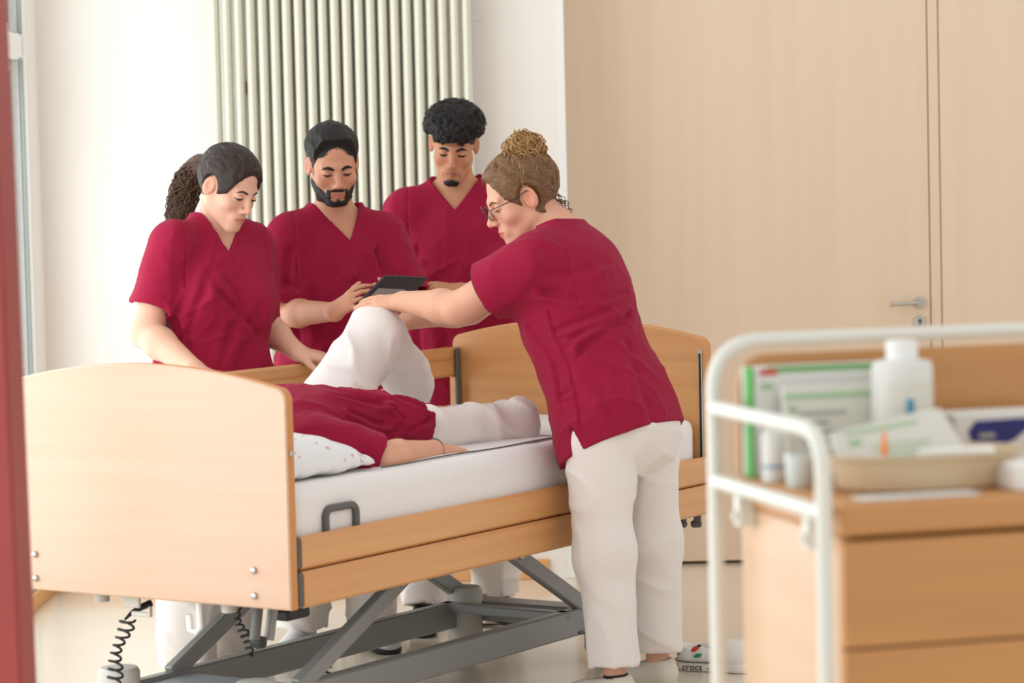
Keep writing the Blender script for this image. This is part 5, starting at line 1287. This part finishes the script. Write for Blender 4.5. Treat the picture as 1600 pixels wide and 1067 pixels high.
# ---- things standing on the trolley
ZS = ZT_ + .0005
def onT(px, py, z=None, d=None):
    """point on the trolley: plane at depth d behind the front tubes"""
    dr_ = C_F + C_R * (px - 800) / CF - C_U * (py - 533.5) / CF; n = T_D
    return C_O + dr_ * (((T0 + n * d) - C_O) @ n / (dr_ @ n))
def wz(px, py, d): p = onT(px, py, d=d) - T0; return p @ T_W, p[2]
M_card = mat('white_carton', srgb(226, 226, 220), .6); M_green = mat('green_print', srgb(92, 168, 84), .6); M_gpale = mat('pale_green_print', srgb(160, 200, 150), .7)
M_redp = mat('red_label_print', srgb(208, 84, 78), .6); M_paper = mat('sterile_paper', srgb(222, 221, 210), .7); M_blueb = mat('navy_print', srgb(34, 36, 112), .5); M_teal = mat('teal_cap', srgb(40, 110, 130), .4)
M_ptext = mat('grey_print', srgb(172, 174, 164), .7)
# green edged dressing carton against back board
w0, _ = wz(1174, 660, .40); w1, ztop_ = wz(1376, 566, .40)
car = thing('dressing_carton', 'white dressing carton with green edges leaning on back board', 'box', tuple(tr((w0 + w1) / 2, .42, ZS)))
put(tbox(w0, w1, .40, .445, ZS, ztop_, .002).build('carton', M_card), car)
put(tbox(w0 + .028, w1, .3985, .4, ztop_ - .009, ztop_, 0).build('green_strip', M_green), car); put(tbox(w0 - .0008, w0 + .0055, .3985, .43, ZS, ztop_, 0).build('green_strip', M_green), car)
put(tbox(w0 + .016, w0 + .046, .3975, .3985, ztop_ - .013, ztop_ - .003, 0).build('red_label', M_redp), car)
lg = MB()
for i in range(3): lg.box(tr(w0 + .018 + .007 * i, .3982, ztop_ - .036), T_W * .006, T_D * .001, EZ * .009)
put(lg.build('logo_print', M_gpale), car)
# paper pouch in front of it
w0p, _ = wz(1228, 700, .36); w1p, zt2 = wz(1372, 598, .36)
pou = thing('sterile_pouch', 'pale sterile paper pouch with green line propped before dressing carton', 'packet', tuple(tr((w0p + w1p) / 2, .36, ZS)))
P0 = tr(w0p, .345, ZS); put(MB().box(P0, T_W * (w1p - w0p), EZ * (zt2 - ZS) + T_D * .03, T_D * .012, .003).build('pouch', M_paper), pou)
fr_ = MB(); 
put(MB().box(P0 + (EZ * (zt2 - ZS) + T_D * .03) * .86 + T_W * .004 - T_D * .0012, T_W * (w1p - w0p - .008), (EZ * (zt2 - ZS) + T_D * .03) * .05, T_D * .001).build('green_line', M_gpale), pou)
tx = MB()
for i in range(5): tx.box(P0 + (EZ * (zt2 - ZS) + T_D * .03) * (.28 + .1 * i) + T_W * .028 - T_D * .001, T_W * (.05 + .03 * ((i * 7) % 3)), (EZ * (zt2 - ZS)) * .035, T_D * .0008)
put(tx.build('text_print', M_ptext), pou)
put(MB().box(P0 + (EZ * (zt2 - ZS) + T_D * .03) * .72 + T_W * .010 - T_D * .001, T_W * .014, EZ * .008, T_D * .0008).build('green_mark', M_gpale), pou)
# small white bottle and cup
wb, zb1 = wz(1208, 652, .33)
sb = thing('small_bottle', 'small white bottle with teal cap beside the trolley side bars', 'bottle', tuple(tr(wb, .33, ZS)))
put(MB().lathe(tr(wb, .33, ZS), EZ, [(.017, 0), (.019, .004), (.019, .078), (.012, .088), (.008, .092)], 20).build('bottle_body', M_card), sb)
put(MB().lathe(tr(wb, .33, ZS + .091), EZ, [(.010, 0), (.010, .016), (.006, .022)], 16).build('cap', M_teal), sb)
put(MB().lathe(tr(wb, .33, ZS + .024), EZ, [(.0194, 0), (.0194, .005)], 20).build('label_band', mat('blue_band', srgb(104, 140, 168), .5)), sb)
M_clear = mat('frosted_plastic', srgb(214, 220, 216), .3, .5)
wcx, _ = wz(1256, 740, .22)
cup = tag(MB().lathe(tr(wcx, .24, ZS), EZ, [(.018, 0), (.020, .003), (.024, .055), (.0225, .055), (.0185, .005), (0, .004)], 22).build('medicine_cup', M_clear), 'frosted plastic medicine cup beside small white bottle', 'cup')
# disinfectant bottle
wbt, zsh = wz(1414, 562, .30); _, zcap = wz(1412, 533, .30); wl_, _ = wz(1369, 600, .30); hw_ = abs(wbt - wl_) * .98
bot = thing('disinfectant_bottle', 'white disinfectant bottle with screw cap standing on trolley', 'bottle', tuple(tr(wbt, .313, ZS)))
hS = zsh - ZS
put(MB().lathe(tr(wbt, .313, ZS), EZ, [(hw_ * .92, 0), (hw_, .006), (hw_, hS - .014), (hw_ * .93, hS - .003), (hw_ * .55, hS), (.4 * hw_, hS + .004)], 28, T_W, 1.0).build('bottle_body', M_card), bot)
put(MB().lathe(tr(wbt, .313, ZS + hS + .001), EZ, [(hw_ * .52, 0), (hw_ * .52, zcap - zsh - .003), (hw_ * .46, zcap - zsh)], 24).build('screw_cap', mat('white_cap', srgb(240, 240, 238), .4)), bot)
lb = MB(); ang = np.linspace(-2.45, -.75, 12); lv = []
for zz in (ZS + .02, ZS + hS - .035):
    lv += [tr(wbt, .313, zz) + (T_W * math.cos(a) + T_D * math.sin(a)) * (hw_ + .0006) for a in ang]
lb.add(lv, [(i, i + 1, i + 13, i + 12) for i in range(11)]); put(lb.build('label', M_paper), bot)
lb = MB(); lv = []
for zz in (ZS + hS * .42, ZS + hS * .68):
    lv += [tr(wbt, .313, zz) + (T_W * math.cos(a) + T_D * math.sin(a)) * (hw_ + .0012) for a in (-1.85, -1.72, -1.6)]
lb.add(lv, [(0, 1, 4, 3), (1, 2, 5, 4)]); put(lb.build('blue_flash', mat('blue_flash', srgb(60, 150, 186), .5)), bot)
# tray
wt0, _ = wz(1288, 720, .17); wt1, zr = wz(1592, 704, .17)
wc, hwid = (wt0 + wt1) / 2, (wt1 - wt0) / 2; zr = max(zr, ZS + .055)
tray = tag(MB().lathe(tr(wc, .17, ZS), EZ, [(hwid * .80, 0), (hwid * .86, .004), (hwid * .94, zr - ZS - .006), (hwid * 1.0, zr - ZS - .002), (hwid * 1.0, zr - ZS + .003), (hwid * .92, zr - ZS), (hwid * .84, .012), (0, .010)], 40, T_D, .62).build('instrument_tray', mat('beige_plastic', srgb(206, 184, 150), .45)), 'beige plastic oval tray holding wrapped supplies on the trolley', 'tray')
# packet lying in the tray
wa, za_ = wz(1300, 690, .16); wbq, zbq = wz(1455, 640, .20)
pkt = thing('wrapped_packet', 'white wrapped packet with green print leaning up inside tray', 'packet', tuple(tr(wc - .02, .16, ZS + .014)))
A0 = tr(wt0 + .025, .15, ZS + .016); exv = T_W * (wbq - wt0 + .012) ; eyv = EZ * (zbq - ZS - .016) + T_D * .07
pq = [(0, 0), (1.12, 0), (.94, 1), (.80, .98), (.0, .72)]
put(MB().prism([(a, b) for a, b in pq], A0, exv, eyv, nrm(np.cross(exv, eyv)) * -.010 if np.cross(exv, eyv)[1] < 0 else nrm(np.cross(exv, eyv)) * .010).build('packet', M_paper), pkt)
nf = nrm(np.cross(exv, eyv)); nf = nf if nf[1] < 0 else -nf
tx = MB()
tx.add([A0 + exv * a + eyv * b + nf * .0012 for a, b in ((.10, .66), (.72, .80), (.72, .84), (.10, .70))], [(0, 1, 2, 3)])
tx.add([A0 + exv * a + eyv * b + nf * .0012 for a, b in ((.12, .50), (.22, .52), (.22, .60), (.12, .58))], [(0, 1, 2, 3)])
for i in range(3): tx.add([A0 + exv * a + eyv * b + nf * .0012 for a, b in ((.30, .30 + .09 * i), (.78, .34 + .09 * i), (.78, .36 + .09 * i), (.30, .32 + .09 * i))], [(0, 1, 2, 3)])
put(tx.build('green_print', M_gpale), pkt)
# orange needle cap, white tube
wo, zo = wz(1388, 712, .10); _, zo2 = wz(1389, 674, .10)
ndl = thing('capped_needle', 'orange capped needle sticking up from tray rim', 'needle', tuple(tr(wo, .115, ZS + .014)))
put(MB().lathe(tr(wo, .115, ZS + .014), EZ, [(.005, 0), (.005, zo - ZS - .014), (.004, zo - ZS - .012)], 12).build('needle_hub', M_card), ndl)
put(MB().lathe(tr(wo, .115, zo), EZ, [(.0062, 0), (.0055, .010), (.0032, .026), (.0022, zo2 - zo)], 12).build('needle_cap', mat('orange_cap', srgb(246, 140, 40), .4)), ndl)
wq, zq = wz(1436, 706, .10); wq2, _ = wz(1545, 700, .10)
tag(MB().tube([tr(wq, .10, zr + .004), tr(wq2, .085, zr + .005)], .0085, 12).build('syringe_pack', mat('white_wrap', srgb(240, 238, 232), .5)), 'white wrapped syringe lying across tray rim', 'syringe')
# navy and white box behind the tray
wn0, _ = wz(1482, 680, .36); _, zn = wz(1560, 643, .36)
gb_ = thing('glove_box', 'white glove box with navy swoosh behind the tray', 'box', tuple(tr(wn0 + .09, .36, ZS)))
put(tbox(wn0, wn0 + .20, .335, .43, ZS, zn, .002).build('carton', M_card), gb_)
sw0, _ = wz(1512, 660, .335); hh = zn - ZS
put(MB().prism([(sw0, zn - hh * .30), (sw0 - .004 + .014, zn - hh * .62), (sw0 + .05, zn - hh * .62), (sw0 + .085, zn - hh * .48), (sw0 + .13, zn - hh * .10), (sw0 + .014, zn - hh * .12)][::1], tr(0, .3335, 0), T_W, EZ, T_D * .0012).build('navy_swoosh', M_blueb), gb_)
put(MB().box(tr(sw0 + .020, .3328, zn - hh * .42), T_W * .028, T_D * .0008, EZ * .007).build('white_lettering', M_ptext), gb_)
# papers under the tray, cloth on the right
wpa, _ = wz(1345, 790, .03); wpb, _ = wz(1530, 780, .03)
tag(MB().box(tr(wpa, .02, ZS), T_W * (wpb - wpa), T_D * .05, EZ * .003, .0008).build('flat_packet', M_card), 'thin white packet lying flat at the front worktop edge', 'packet')
wca, _ = wz(1548, 750, .10)
fl = Fld((-.02, -.02, -.005), (.16, .20, .06), .005)
fl.add(lambda x, y, z: np.maximum((z - (.022 + .014 * vnoise(x * 22, y * 22, z * 0) + .012 * ridge(x * 14 + y * 9, y * 10, z * 0))) * .7, np.maximum(np.maximum(-x, x - .13 - .01 * np.sin(y * 60)), np.maximum(-y, y - .16))) * 1.0 + 0 * z, (0, 0, 0), (.15, .18, .05), 0)
fl.f = np.maximum(fl.f, -(fl.ax[2] - .0)[None, None, :])
P, Q = fl.nets(); W_ = tr(wca + .012, .03, ZS) + np.outer(P[:, 0], T_W) + np.outer(P[:, 1], T_D) + np.outer(P[:, 2], EZ)
tag(fast_mesh('folded_cloth', W_, Q, mat('white_gauze', srgb(238, 236, 232), .9)), 'crumpled white gauze cloth right of the tray on the worktop', 'cloth')
